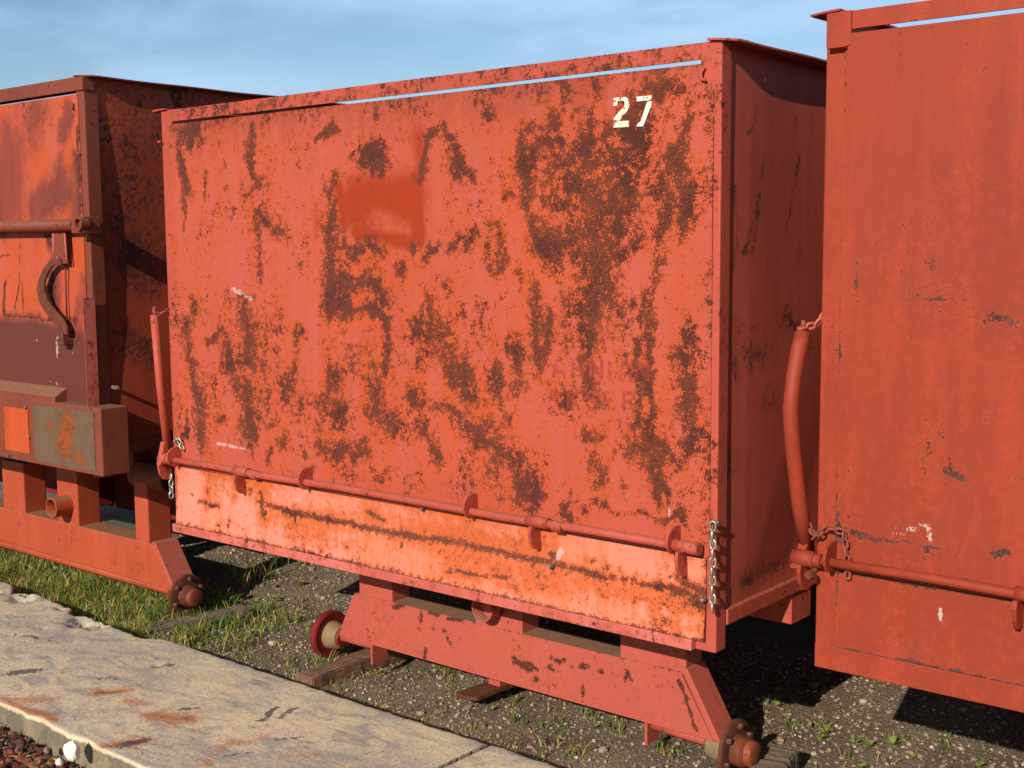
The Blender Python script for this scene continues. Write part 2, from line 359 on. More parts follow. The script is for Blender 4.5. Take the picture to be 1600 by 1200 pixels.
def make_ground():
    xs = np.concatenate([[-900, -200, -60, -20, -10], np.arange(-7, 2.01, .05), [6, 20, 60, 200, 900]])
    ys = np.concatenate([[-900, -200, -60, -20, -6], np.arange(-2, 3.01, .05), [6, 20, 60, 200, 900]])
    X, Y = np.meshgrid(xs, ys); inn = (X > -7.2) & (X < 2.2) & (Y > -2.2) & (Y < 3.2)
    Z = np.where(inn, gz(X, Y), -.006); n, m = X.shape; idx = np.arange(n * m).reshape(n, m)
    f_ = np.stack([idx[:-1, :-1], idx[:-1, 1:], idx[1:, 1:], idx[1:, :-1]], -1).reshape(-1, 4)
    me = bpy.data.meshes.new('ground'); me.from_pydata(np.stack([X.ravel(), Y.ravel(), Z.ravel()], 1).tolist(), [], f_.tolist())
    return tag(link('ground', me, GM, smooth=True), 'dark gravelly soil under and between the wagons', kind='structure')
make_ground()
def slab_mat():
    s = NT('stained_concrete'); a = s.noise(2.2, 6, .6, .8); b = s.noise(9, 6, .65, .5); c = s.noise(90, 5, .7); g = s.noise(320, 3, .6); e = s.noise(3.4, 5, .6, 1.5, (1, 2.4, 1))
    col = s.mix(s.step(a, .38, .62), lin(200, 182, 148), lin(182, 168, 146))
    col = s.mix(s.step(b, .45, .66, 0, .6), col, lin(212, 188, 142))
    col = s.mix(s.step(e, .47, .66, 0, .85), col, lin(150, 142, 132))
    e2 = s.noise(5.5, 6, .65, 2.2, (1, 1.8, 1)); col = s.mix(s.step(e2, .55, .70, 0, .7), col, lin(122, 116, 110))
    col = s.mix(s.step(s.math('ADD', c, s.math('MULTIPLY', a, .3)), .60, .78, 0, .5), col, lin(136, 116, 90))
    w_ = lambda n, k: s.math('MULTIPLY', s.math('SUBTRACT', n, .5), k)
    vt = s.n('ShaderNodeTexVoronoi'); vt.feature = 'DISTANCE_TO_EDGE'; vt.inputs['Scale'].default_value = 1.1
    vm = s.n('ShaderNodeVectorMath'); vm.operation = 'ADD'; ns = s.n('ShaderNodeTexNoise'); ns.inputs['Scale'].default_value = 5; ns.inputs['Detail'].default_value = 6; s.put(ns.inputs['Vector'], s.co)
    sc3 = s.n('ShaderNodeVectorMath'); sc3.operation = 'SCALE'; s.put(sc3.inputs[0], ns.outputs['Color']); sc3.inputs['Scale'].default_value = .45
    s.put(vm.inputs[0], s.co); s.put(vm.inputs[1], sc3.outputs[0]); s.put(vt.inputs['Vector'], vm.outputs[0])
    crk = s.math('MULTIPLY', s.step(vt.outputs['Distance'], .002, .006, 1, 0), s.step(a, .52, .62))
    col = s.mix(s.math('MULTIPLY', crk, .7), col, lin(84, 74, 62))
    dd, vcol = s.voro(170); col = s.mix(s.math('MULTIPLY', s.step(dd, .12, .3, 1, 0), s.step(c, .48, .6, 0, .7)), col, lin(112, 98, 82))
    ru = s.step(s.math('ADD', s.attr('rust'), s.math('ADD', w_(b, 1.1), w_(c, 1.))), .25, .95)
    col = s.mix(s.math('MULTIPLY', ru, .8), col, lin(166, 98, 52))
    col = s.mix(s.math('MULTIPLY', s.step(s.math('ADD', s.attr('rust'), w_(c, .5)), .8, 1.0), .7), col, lin(112, 66, 48))
    dk = s.step(s.math('ADD', s.attr('tone'), s.math('ADD', w_(c, 1.2), w_(b, .8))), .45, .6)
    col = s.mix(s.math('MULTIPLY', dk, .85), col, lin(72, 66, 64))
    col = s.mix(s.step(s.math('ADD', s.attr('dirt'), w_(b, 1.2)), .35, .8, 0, .85), col, s.mix(s.step(b, .4, .6), lin(96, 84, 64), lin(126, 112, 86)))
    pl = s.step(s.math('ADD', s.attr('pale'), s.math('ADD', w_(c, .9), w_(b, .9))), .4, .75)
    col = s.mix(s.math('MULTIPLY', pl, .6), col, lin(216, 196, 152))
    s.put(s.b.inputs['Base Color'], col); s.b.inputs['Roughness'].default_value = .9; s.b.inputs['Specular IOR Level'].default_value = .2
    s.bump(s.math('SUBTRACT', s.math('ADD', s.math('MULTIPLY', c, .9), s.math('ADD', s.math('MULTIPLY', g, .45), s.math('MULTIPLY', b, .8))), crk), .48, .006); return s.m
SM = slab_mat(); ZS = .09
def slab_px(x, y):
    p = at(x, y, 2, ZS); return p[0], p[1]
RUSTST = [S(1., (160, 1082, 14), (190, 1080, 12)), S(.8, (205, 1094, 10), (228, 1100, 9)), S(.9, (240, 1115, 12), (275, 1125, 14), (300, 1128, 8)), S(1., (285, 1125, 12)), S(.7, (312, 1140, 8)),
          S(.9, (0, 1092, 8), (30, 1107, 8), (90, 1125, 8)), S(.8, (30, 1095, 10), (80, 1095, 12)), S(1., (160, 1165, 10), (215, 1162, 12)), S(.75, (345, 1165, 7), (360, 1158, 7), (410, 1156, 8)),
          S(.7, (440, 1182, 9), (500, 1178, 8)), S(.7, (95, 1050, 7)), S(.6, (190, 1142, 6)), S(.6, (320, 1195, 12), (345, 1170, 7))]
DARKST = [S(.8, (30, 1050, 14), (55, 1047, 12)), S(.7, (240, 1042, 5), (270, 1040, 5)), S(1., (400, 1127, 3), (425, 1112, 4), (440, 1107, 3)), S(1., (428, 1124, 3), (465, 1106, 4)), S(.8, (155, 1060, 4), (165, 1058, 4)),
          S(.9, (200, 1165, 9), (215, 1160, 8)), S(.7, (350, 1182, 4), (390, 1175, 3)), S(.7, (425, 1158, 3), (470, 1152, 3)), S(.8, (285, 1110, 4), (310, 1108, 4)), S(.6, (5, 925, 8), (40, 930, 8)), S(.7, (90, 1000, 3), (20, 990, 3)), S(.6, (110, 968, 8), (160, 975, 6)), S(.6, (440, 1140, 3), (450, 1138, 3)), S(.5, (570, 1180, 4), (600, 1170, 3))]
PITS = [(130, 972, 22, .016), (150, 978, 16, .014), (35, 935, 22, .02), (12, 925, 16, .02), (95, 950, 10, .01), (452, 1112, 6, .006), (245, 1040, 7, .006), (158, 1058, 6, .006), (600, 1090, 6, .006), (20, 990, 5, .005), (70, 980, 5, .006), (365, 1060, 3, .004)]
def concrete_piece(name, x0, x1, y0, yb, parent, seed, chips):
    """slab with an uneven top, crumbled rims and chips broken out of its far rim"""
    g = np.random.default_rng(seed); st = .012
    us = np.arange(x0, x1 + 1e-6, st); vs = np.linspace(0, 1, 62); U, T = np.meshgrid(us, vs)
    jag = .0022 * np.interp(us, np.arange(x0 - 1, x1 + 1, .03), g.normal(0, 1, len(np.arange(x0 - 1, x1 + 1, .03)))) + .002 * np.sin(us * 5)
    back = yb + jag; back -= np.interp(us, [-7.5, -5.1, -4.7, -4.3, -3.88, -3.81, 2], [.0, -.045, -.022, .015, .042, 0, 0]) + np.clip((-3.80 - us) / .03, 0, 1) * (.0 + .018 * fbm(us, us * 0, 90, 9, 1, 5, .7) + .03 * np.clip(fbm(us, us * 0, 91, 3, 1, 3), 0, 1))
    for cx, cw, cdp in chips: back -= cdp * np.clip(1.4 - np.abs(us - cx) / cw, 0, 1) * (1 + .3 * np.interp(us, np.arange(x0 - 1, x1 + 1, .05), g.normal(0, 1, len(np.arange(x0 - 1, x1 + 1, .05)))))
    front = y0 + .004 * np.interp(us, np.arange(x0 - 1, x1 + 1, .04), g.normal(0, 1, len(np.arange(x0 - 1, x1 + 1, .04))))
    Y = front[None] + (back - front)[None] * T
    wv = waves(seed, 6, .004, .6, 3)
    Z = ZS + wv(U, Y) + g.normal(0, .0006, U.shape)
    edge = np.minimum(np.minimum(T * .72, (1 - T) * .72), np.minimum(U - x0, x1 - U))
    Z -= .005 * np.clip(1 - edge / .010, 0, 1) ** 2
    f2 = lambda sd, a_, b_: fbm(U.ravel(), Y.ravel(), sd, a_, b_, 5, .62).reshape(U.shape)
    Z += .0022 * f2(seed + 40, 9, 9)
    for cx, cy, cr, cdp in PITS:
        px_, py_ = slab_px(cx, cy); d_ = np.hypot((U - px_) + .02 * f2(61, 25, 25), (Y - py_) + .02 * f2(62, 25, 25)) / (cr / 430.)
        Z -= 1.5 * cdp * np.clip(1.25 - d_, 0, 1) ** .6 * (1 + .8 * f2(63, 60, 60))
    nv, nu = U.shape; N = nu * nv; idx = np.arange(N).reshape(nv, nu)
    q = np.stack([idx[:-1, :-1], idx[:-1, 1:], idx[1:, 1:], idx[1:, :-1]], -1).reshape(-1, 4)
    loop = np.concatenate([idx[0, :], idx[1:, -1], idx[-1, -2::-1], idx[-2:0:-1, 0]])
    V = np.stack([U.ravel(), Y.ravel(), Z.ravel()], 1); Md = V[loop].copy(); Md[:, 2] -= .009 + .004 * g.uniform(0, 1, len(loop)); Md[:, :2] += g.normal(0, .0012, (len(loop), 2)); Bt = V[loop].copy(); Bt[:, 2] = -.06; Bt[:, 0:2] += g.normal(0, .002, (len(loop), 2))
    n = len(loop); k = np.arange(n); side = np.concatenate([np.stack([loop[(k + 1) % n], loop[k], N + k, N + (k + 1) % n], 1), np.stack([N + (k + 1) % n, N + k, N + n + k, N + n + (k + 1) % n], 1)])
    me = bpy.data.meshes.new(name); me.from_pydata(np.concatenate([V, Md, Bt]).tolist(), [], q.tolist() + side.tolist())
    me.polygons.foreach_set('use_smooth', [True] * len(q) + [False] * (2 * n))
    def field(strokes):
        conv = []
        UU, YY = U.ravel(), Y.ravel(); o_ = np.zeros_like(UU); UU, YY = UU + .03 * fbm(UU, YY, 81, 12, 12, 5, .65), YY + .03 * fbm(UU, YY, 82, 12, 12, 5, .65)
        for pts, wg in strokes:
            P = [(*slab_px(x, y), r / 430.) for x, y, r in pts]
            if len(P) == 1: P = P * 2
            for (a0, b0, r0), (a1, b1, r1) in zip(P, P[1:]):
                L2 = (a1 - a0) ** 2 + (b1 - b0) ** 2; t = np.clip(((UU - a0) * (a1 - a0) + (YY - b0) * (b1 - b0)) / max(L2, 1e-9), 0, 1)
                d = np.hypot(UU - a0 - t * (a1 - a0), (YY - b0 - t * (b1 - b0)) * .7); r = 1.15 * (r0 + t * (r1 - r0))
                o_ = np.maximum(o_, wg * np.clip(1.05 - .55 * d / r, 0, 1))
        return o_
    fr = np.clip(1 - (T * .72) / .014, 0, 1).ravel()
    for nm, val in (('rust', field(RUSTST)), ('tone', field(DARKST)), ('pale', np.maximum(fr, np.clip(1 - (1 - T) * .72 / .05, 0, 1).ravel() * .55))):
        a = me.attributes.new(nm, 'FLOAT', 'POINT'); a.data.foreach_set('value', np.concatenate([val, np.zeros(2 * n)]).astype(np.float32))
    a = me.attributes.new('dirt', 'FLOAT', 'POINT'); a.data.foreach_set('value', np.concatenate([np.zeros(N), np.full(n, .9), np.ones(n)]).astype(np.float32))
    return link(name, me, SM, parent)
path = thing('concrete_path', (-3.2, -.45, 0), 'stained cream concrete slabs with rust spots beside the wagons', 'path'); path['kind'] = 'structure'; del path['category']
concrete_piece('slab', -7.5, -2.247, -.81, -.095, path, 5, [(-4.35, .06, .03), (-4.85, .08, .04)])
concrete_piece('slab', -2.241, 1.6, -.81, -.095, path, 8, [(-.9, .1, .03)])

# ------------------------------------------------------------------ shared running-gear parts
def hub(parent, c, sx, flange_mat, barrel_mat, cap_mat, inner_mat, ribs=False):
    """wheel-less hub on the axle end; sx = +1 faces +X"""
    ax = (sx, 0, 0); c = Vector(c)
    h = lathe('hub', c - Vector(ax) * .012, ax, [(-.07, 0), (-.07, .030), (-.055, .040), (-.012, .048), (.004, .050), (.006, .046), (.050, .044), (.052, .040), (.052, 0)], barrel_mat, parent)
    lathe('inner_drum', c - Vector(ax) * .014, ax, [(-.062, .033), (-.060, .041), (-.020, .0505), (-.002, .0525), (-.002, .04)], inner_mat, h)
    prof = [(-.008, .050), (-.008, .083), (-.006, .086), (.004, .086), (.006, .083), (.006, .052)]
    fl = lathe('flange', c, ax, prof, flange_mat, h, 40)
    lathe('hub_cap', c, ax, [(.030, .037), (.060, .0365), (.064, .034), (.066, .030), (.0665, 0)], cap_mat, h)
    lathe('grease_ring', c, ax, [(.030, .0415), (.042, .0415), (.044, .039), (.044, .030)], flange_mat, h)
    for k in range(6):
        t = 2 * math.pi * (k + .35) / 6; p = c + Vector((0, math.cos(t) * .068, math.sin(t) * .068))
        hexbolt('lug_bolt', p + Vector(ax) * .004, ax, .0085, .014, HBOLT, h)
        if ribs:
            d = Vector((0, math.cos(t + .5), math.sin(t + .5))); bm = bmesh.new()
            tube_bm(bm, [c - Vector(ax) * .012 + d * .046, c - Vector(ax) * .010 + d * .082], .006, 8); from_bm('rib', bm, flange_mat, h)
    if ribs: lathe('rim_ring', c, ax, [(-.020, .074), (-.022, .080), (-.018, .0875), (-.006, .0875), (-.006, .074)], flange_mat, h, 40)
    return h
def beam_chips(U, V):
    C_ = [S(1., (657, 960, 3), (657, 968, 3)), S(1., (655, 982, 3)), S(1., (697, 998, 3), (703, 1006, 3)), S(1., (678, 982, 3)), S(1., (694, 985, 3)), S(1., (664, 1012, 2), (664, 1028, 3)), S(1., (801, 1029, 3), (822, 1038, 5), (842, 1046, 3)), S(.9, (862, 1027, 4), (880, 1031, 3)), S(.9, (858, 1042, 5), (872, 1048, 3)), S(1., (893, 1042, 3)), S(1., (909, 1046, 5), (918, 1043, 4)), S(1., (911, 1068, 2), (911, 1098, 2.5)), S(1., (975, 1066, 2), (980, 1056, 3)), S(.9, (926, 1087, 2.5)), S(.9, (838, 1061, 3)), S(1., (618, 947, 4), (630, 945, 4)), S(1., (672, 957, 3), (684, 960, 3)), S(1., (700, 966, 3), (722, 971, 4)), S(1., (985, 1066, 3)), S(1., (1062, 1068, 3), (1088, 1140, 3)), S(.8, (940, 1048, 3)), S(.8, (995, 1080, 2))]
    e = np.clip(1 - (V.max() - V) / .012, 0, 1) * .35
    return {'rust': np.maximum(brush(U, V, C_, 1, .26, 1.25, .012), e)}
def chassis(root, o, mat, hubs):
    """beam on an axle under a bin; o shifts it from wagon 27's place"""
    ox, oy, oz = o
    def trap(U, V):
        t = (V - .12 - oz) / .17; xl = -3.262 + ox + .085 * t ** 1.15; xr = -1.722 + ox - .112 * t
        return xl + (U + 3.262 - ox) / 1.54 * (xr - xl), V + (U + 3.262 - ox) / 1.54 * (.008 * t - .004) - .001 * np.sin(U * 2)
    b = sheet('axle_beam', 'Y', .26 + oy, -3.262 + ox, -1.722 + ox, .12 + oz, .29 + oz, .009, mat, root, .095, waves(17, 5, .0012, 2, 6), beam_chips if ox == 0 else None, -1, None, trap)
    for x0, x1, nm in ((-3.156, -2.992, 0), (-2.612, -2.416, 1), (-2.043, -1.816, 2)):
        p = prism('pedestal', [(x0 + ox, .53 + oz), (x0 + ox, .285 + oz), (x1 + ox, .285 + oz), (x1 + ox, .53 + oz)], 1, .2625 + oy, .35 + oy, mat, root, .005)
        if nm == 1: pipe('pipe_stub', (-2.535 + ox, .27 + oy, .362 + oz), (0, -1, 0), .065, .043, .037, UNDER if mat is UNDER else mat, p)
    prism('end_plate', [(-1.836 + ox, .306 + oz), (-1.812 + ox, .306 + oz), (-1.700 + ox, .115 + oz), (-1.722 + ox, .112 + oz)], 1, .262 + oy, .36 + oy, mat, root, .004)
    tube('axle', [(-3.34 + ox, .31 + oy, .098 + oz), (-3.10 + ox, .31 + oy, .100 + oz)], .019, mat, root, 18); tube('axle', [(-1.955 + ox, .31 + oy, .094 + oz), (-1.73 + ox, .31 + oy, .090 + oz)], .017, mat, root, 18)
    hub(root, (-1.682 + ox, .31 + oy, .0875 + oz), 1, *hubs[0]); hub(root, (-3.375 + ox, .31 + oy, .092 + oz), -1, *hubs[1], ribs=True)
    box('axle_tab', -3.105 + ox, -3.095 + ox, .262 + oy, .34 + oy, .045 + oz, .118 + oz, mat, root, .002)
    box('axle_tab', -1.962 + ox, -1.952 + ox, .272 + oy, .34 + oy, .04 + oz, .118 + oz, mat, root, .002)
    # the rear axle, out of sight under the bin
    ry = 3.5 + oy
    box('axle_beam', -3.2 + ox, -1.78 + ox, .26 + ry, .355 + ry, .12 + oz, .29 + oz, mat, root, .006)
    for x0, x1 in ((-3.156, -2.992), (-2.043, -1.816)): box('pedestal', x0 + ox, x1 + ox, .2625 + ry, .35 + ry, .285 + oz, .534 + oz, mat, root, .005)
    tube('axle', [(-3.33 + ox, .30 + ry, .089 + oz), (-1.74 + ox, .30 + ry, .089 + oz)], .021, mat, root, 18)
    hub(root, (-1.682 + ox, .31 + ry, .0875 + oz), 1, *hubs[0]); hub(root, (-3.375 + ox, .31 + ry, .0875 + oz), -1, *hubs[1])
def half_disc(name, x, yc, zc, r, up, tail, mat, parent, th=.007, y0=0.):
    """D-shaped lug standing off the front sheet in the YZ plane"""
    pts = []
    for k in range(9):
        t = math.pi * k / 8; pts.append((yc - r * math.sin(t) * 1., zc + r * math.cos(t) * up))
    pts = [(y0 + .004, zc + r * up)] + pts + [(y0 + .004, zc - r * up + tail)]
    return prism(name, pts, 0, x - th / 2, x + th / 2, mat, parent, .0015)

LEN = 4.4
# ------------------------------------------------------------------ bin wagon builder (wagon 27 and its neighbour)
def bin_wagon(label, o, P, door_paint, flap_paint, side_paint, botrail, seed, handle, mats, zt_extra=0.):
    ox, oy, oz = o; XL, XR, ZB, ZT = -3.85 + ox, -1.567 + ox, .47 + oz, 1.996 + oz + zt_extra; Y0 = oy
    mdoor, mflap, mframe, mside, munder = mats
    root = thing('bin_wagon', ((XL + XR) / 2, Y0 + 2.2, 0), label, 'wagon', 'steel bin wagons parked side by side in a row')
    for x0, x1 in ((XL, XL + .06), (XR - .06, XR)):
        box('corner_post', x0, x1, Y0, Y0 + .05, ZB, ZT - .001, mframe, root, .004)
        box('corner_post', x0, x1, Y0 + LEN - .05, Y0 + LEN, ZB, ZT - .001, mframe, root, .004)
    wv = waves(seed + 9, 4, .003, 1, 4)
    # top rails: front one slightly bowed strip
    for yy, nm in ((Y0 + .001, 'f'), (Y0 + LEN - .041, 'b')):
        sheet('top_rail', 'Y', yy, XL + .060, XR - .060, ZT - .042, ZT - .0015, .013, mframe, root, .006, None,
              (lambda U, V: {'rust': .34 * np.ones_like(U) * (np.clip(.55 + .8 * fbm(U, V, 3, 26, 40, 3), 0, 1.3))}) if P == 'mid' else None)
    for sx, xa, xb in ((1, XR - .036, XR + .037), (-1, XL - .037, XL + .036)):
        # lip along the top of each side, its front corner bent a little
        sheet_lip(root, xa, xb, Y0 - .010, Y0 + LEN, ZT, sx, mframe, seed)
    # side sheets, buckled
    def bulge(U, V):
        y = U - Y0; z = (V - ZB) / (ZT - ZB)
        b_ = .010 * np.sin(np.clip(y / LEN, 0, 1) * math.pi * 5.9 + .4) * np.sin(np.clip(z, 0, 1) * math.pi) + .004 * np.sin(y * 9 + 1.) * np.clip(z * 1.6 - .6, 0, 1)
        yc = .156 + (V - .572 - oz) * .555          # crease running up and back
        b_ += -.055 * np.clip(y - yc, 0, .25) * np.clip((1.25 + oz - V) / .5, 0, 1)
        return b_ * np.clip(y / .15, 0, 1) * np.clip((V - ZB - .10) / .06, 0, 1) * np.clip((ZT - V) / .05, 0, 1)
    sheet('side_panel', 'X', XR - .010, Y0 + .052, Y0 + LEN - .052, ZB + .085, ZT - .002, .014, mside, root, .003, bulge, side_paint, +1)
    sheet('side_panel', 'X', XL + .010, Y0 + .052, Y0 + LEN - .052, ZB + .085, ZT - .002, .03, mside, root, .003, None, None, -1)
    for x0, x1 in ((XR - .03, XR + .004), (XL - .004, XL + .03)): box('side_rail', x0, x1, Y0 + .052, Y0 + LEN - .052, ZB + .062, ZB + .103, mframe, root, .004)
    box('back_panel', XL + .061, XR - .061, Y0 + LEN - .03, Y0 + LEN - .012, ZB + .03, ZT - .05, mside, root, .002)
    box('floor_plate', XL + .031, XR - .031, Y0 + .052, Y0 + LEN - .052, ZB + .064, ZB + .072, munder, root, .001)
    prism('cross_member', [(Y0 + .42, ZB + .061), (Y0 + .42, ZB - .026), (Y0 + .425, ZB - .028), (Y0 + .54, ZB - .028), (Y0 + .54, ZB + .061)], 0, XL + .006, XR - .003, mframe, root, .003)
    box('cross_member', XL + .006, XR - .003, Y0 + 3.7, Y0 + 3.82, ZB - .028, ZB + .061, mframe, root, .003)
    # front door sheet
    d1 = waves(seed, 8, .0042, 1, 6)
    DX0, DX1, DZ0, DZ1 = XL + .048, XR - .020, ZB + (.245 if P == 'mid' else .249), ZT - .0525
    def outl(U, V):
        a = (U > DX1 - .031) & (V > DZ1 - .040)
        rr = .02; b_ = (U > DX1 - rr) & (V > DZ1 - .040 - rr) & (np.hypot(U - (DX1 - rr), V - (DZ1 - .040 - rr)) > rr)
        return ~(a | b_)
    door = sheet('door_panel', 'Y', Y0 - .0035, DX0, DX1, DZ0, DZ1, .008, mdoor, root, .004, d1, door_paint, -1, outl if P == 'mid' else None)
    # lower flap: creased lengthwise, its foot kicked out
    FZ0, FZ1 = ZB + botrail, ZB + .2435
    def kick(U, V):
        zc = FZ0 + (FZ1 - FZ0) * .66
        lo = np.clip((zc - V) / (zc - FZ0), 0, 1); hi = np.clip((V - zc) / (FZ1 - zc), 0, 1)
        return (.013 * lo + .005 * hi if P == 'mid' else .002 * lo) + d1(U * 1.3, V * 1.7) * .6
    flap = sheet('flap_panel', 'Y', Y0 - .004, XL + (.022 if P == 'mid' else .055), XR - .027, FZ0, FZ1, .009, mflap, root, .004, kick, flap_paint, -1)
    box('bottom_rail', XL + .0005, XR - .061, Y0 - (.019 if P == 'mid' else .003), Y0 + .04, ZB - .001, ZB + botrail - .0015, mframe if P != 'mid' else PINKP, root, .003)
    if P != 'mid':
        box('flap_frame', XL + .0605, XR - .061, Y0 + .0005, Y0 + .03, ZB + botrail - .001, FZ1, mframe, root, .001)
    # latch rod and its lugs
    zr = .742 + oz; yr = Y0 - .032
    rod = tube('latch_rod', [(XL - .012, yr, zr), (XL + .3, yr, zr + .002), (XL + .55, yr - .002, zr - .002), (XL + .9, yr - .003, zr + .003), (XL + 1.25, yr - .001, zr), (XL + 1.6, yr + .001, zr - .004), (XL + 1.9, yr, zr + .001), (XR - .035, yr, zr)], .0115, mframe, root, 16)
    lugs = (-3.80, -3.085, -2.365, -1.675) if P == 'mid' else (-3.80, -2.3, -1.675)
    for x in lugs:
        half_disc('lug', x + ox, Y0 - .030, zr + .012, .036, 1, .0, mframe, root, y0=Y0)
    for x, w_ in ((-3.405, .045), (-2.105, .045), (-1.628, .05), (-3.845, .04)) if P == 'mid' else ((-3.845, .04), (-3.34, .03), (-1.628, .05)):
        sl = tube('sleeve', [(x + ox - w_, yr, zr), (x + ox + w_ * .6, yr, zr)], .0165, mframe, rod, 16)
        prism('hook', [(Y0 + .002, zr - .012), (Y0 - .052, zr - .012), (Y0 - .056, zr - .03), (Y0 - .050, zr - .058), (Y0 - .034, zr - .078), (Y0 - .012, zr - .083), (Y0 + .002, zr - .078)], 0, x + ox - .030, x + ox - .020, mframe, rod, .0015)
    for x in ((-3.36, -2.06) if P == 'mid' else (-3.33,)):
        pipe('hook_bush', (x + ox, yr, zr - .004), (1, 0, 0), .03, .016, .011, mframe, rod, 16)
    # lever
    hp = [Vector(p) for p in handle]
    lv = tube('lever_handle', handle, (.0150 if P == 'mid' else .0185), mframe, root, 16)
    bend = [hp[0] + Vector((.006, 0, -.012)), Vector((XL - .008, yr, zr + .004))]
    prism('lever_foot', [(hp[0].y - .022, hp[0].z + .03), (hp[0].y + .018, hp[0].z + .03), (yr + .022, zr - .02), (yr - .024, zr - .022)], 0, hp[0].x - .012, hp[0].x + .012, mframe, lv, .003)
    tube('lever_collar', [(hp[0].x - .012, yr, zr), (XL + .012, yr, zr)], .020, mframe, lv, 16)
    top = hp[-1]
    tube('lever_pin', [top - Vector((0, 0, .005)), top + Vector((.002, 0, .03))], .005, RCHAIN, lv, 8)
    return root, door, flap, (XL, XR, Y0, ZB, ZT, zr, yr)
def sheet_lip(root, xa, xb, y0, y1, z, sx, mat, seed):
    ny = 150; nx = 5; ys = np.linspace(y0, y1, ny); g = np.random.default_rng(seed + (3 if sx > 0 else 4))
    wob = .0018 * np.sin(ys * 5.2 + seed) + .0015 * np.sin(ys * 13 + seed); xs = np.linspace(0, 1, nx)
    V = []; 
    for lay in (0, .005):
        for i, y in enumerate(ys):
            for t in xs:
                tt = t if sx > 0 else 1 - t
                x = xa + (xb - xa) * t; f_ = tt; zz = z + lay - .004 * f_ ** 2 + wob[i] * f_ * .6
                if sx > 0: x += wob[i] * .8 * f_ - (.035 * (1 - (y - y0) / .035) * f_ if y < y0 + .035 else 0)
                V.append((x, y, zz))
    N = ny * nx; F_ = []
    for i in range(ny - 1):
        for j in range(nx - 1):
            a = i * nx + j; F_.append((a, a + 1, a + nx + 1, a + nx)); F_.append((N + a, N + a + nx, N + a + nx + 1, N + a + 1))
    per = [j for j in range(nx)] + [i * nx + nx - 1 for i in range(1, ny)] + [(ny - 1) * nx + j for j in range(nx - 2, -1, -1)] + [i * nx for i in range(ny - 2, 0, -1)]
    for k in range(len(per)): a, b = per[k], per[(k + 1) % len(per)]; F_.append((b, a, N + a, N + b))
    bm = bmesh.new(); vs = [bm.verts.new(v) for v in V]
    for f_ in F_: bm.faces.new([vs[i] for i in f_])
    return from_bm('top_lip', bm, mat, root)

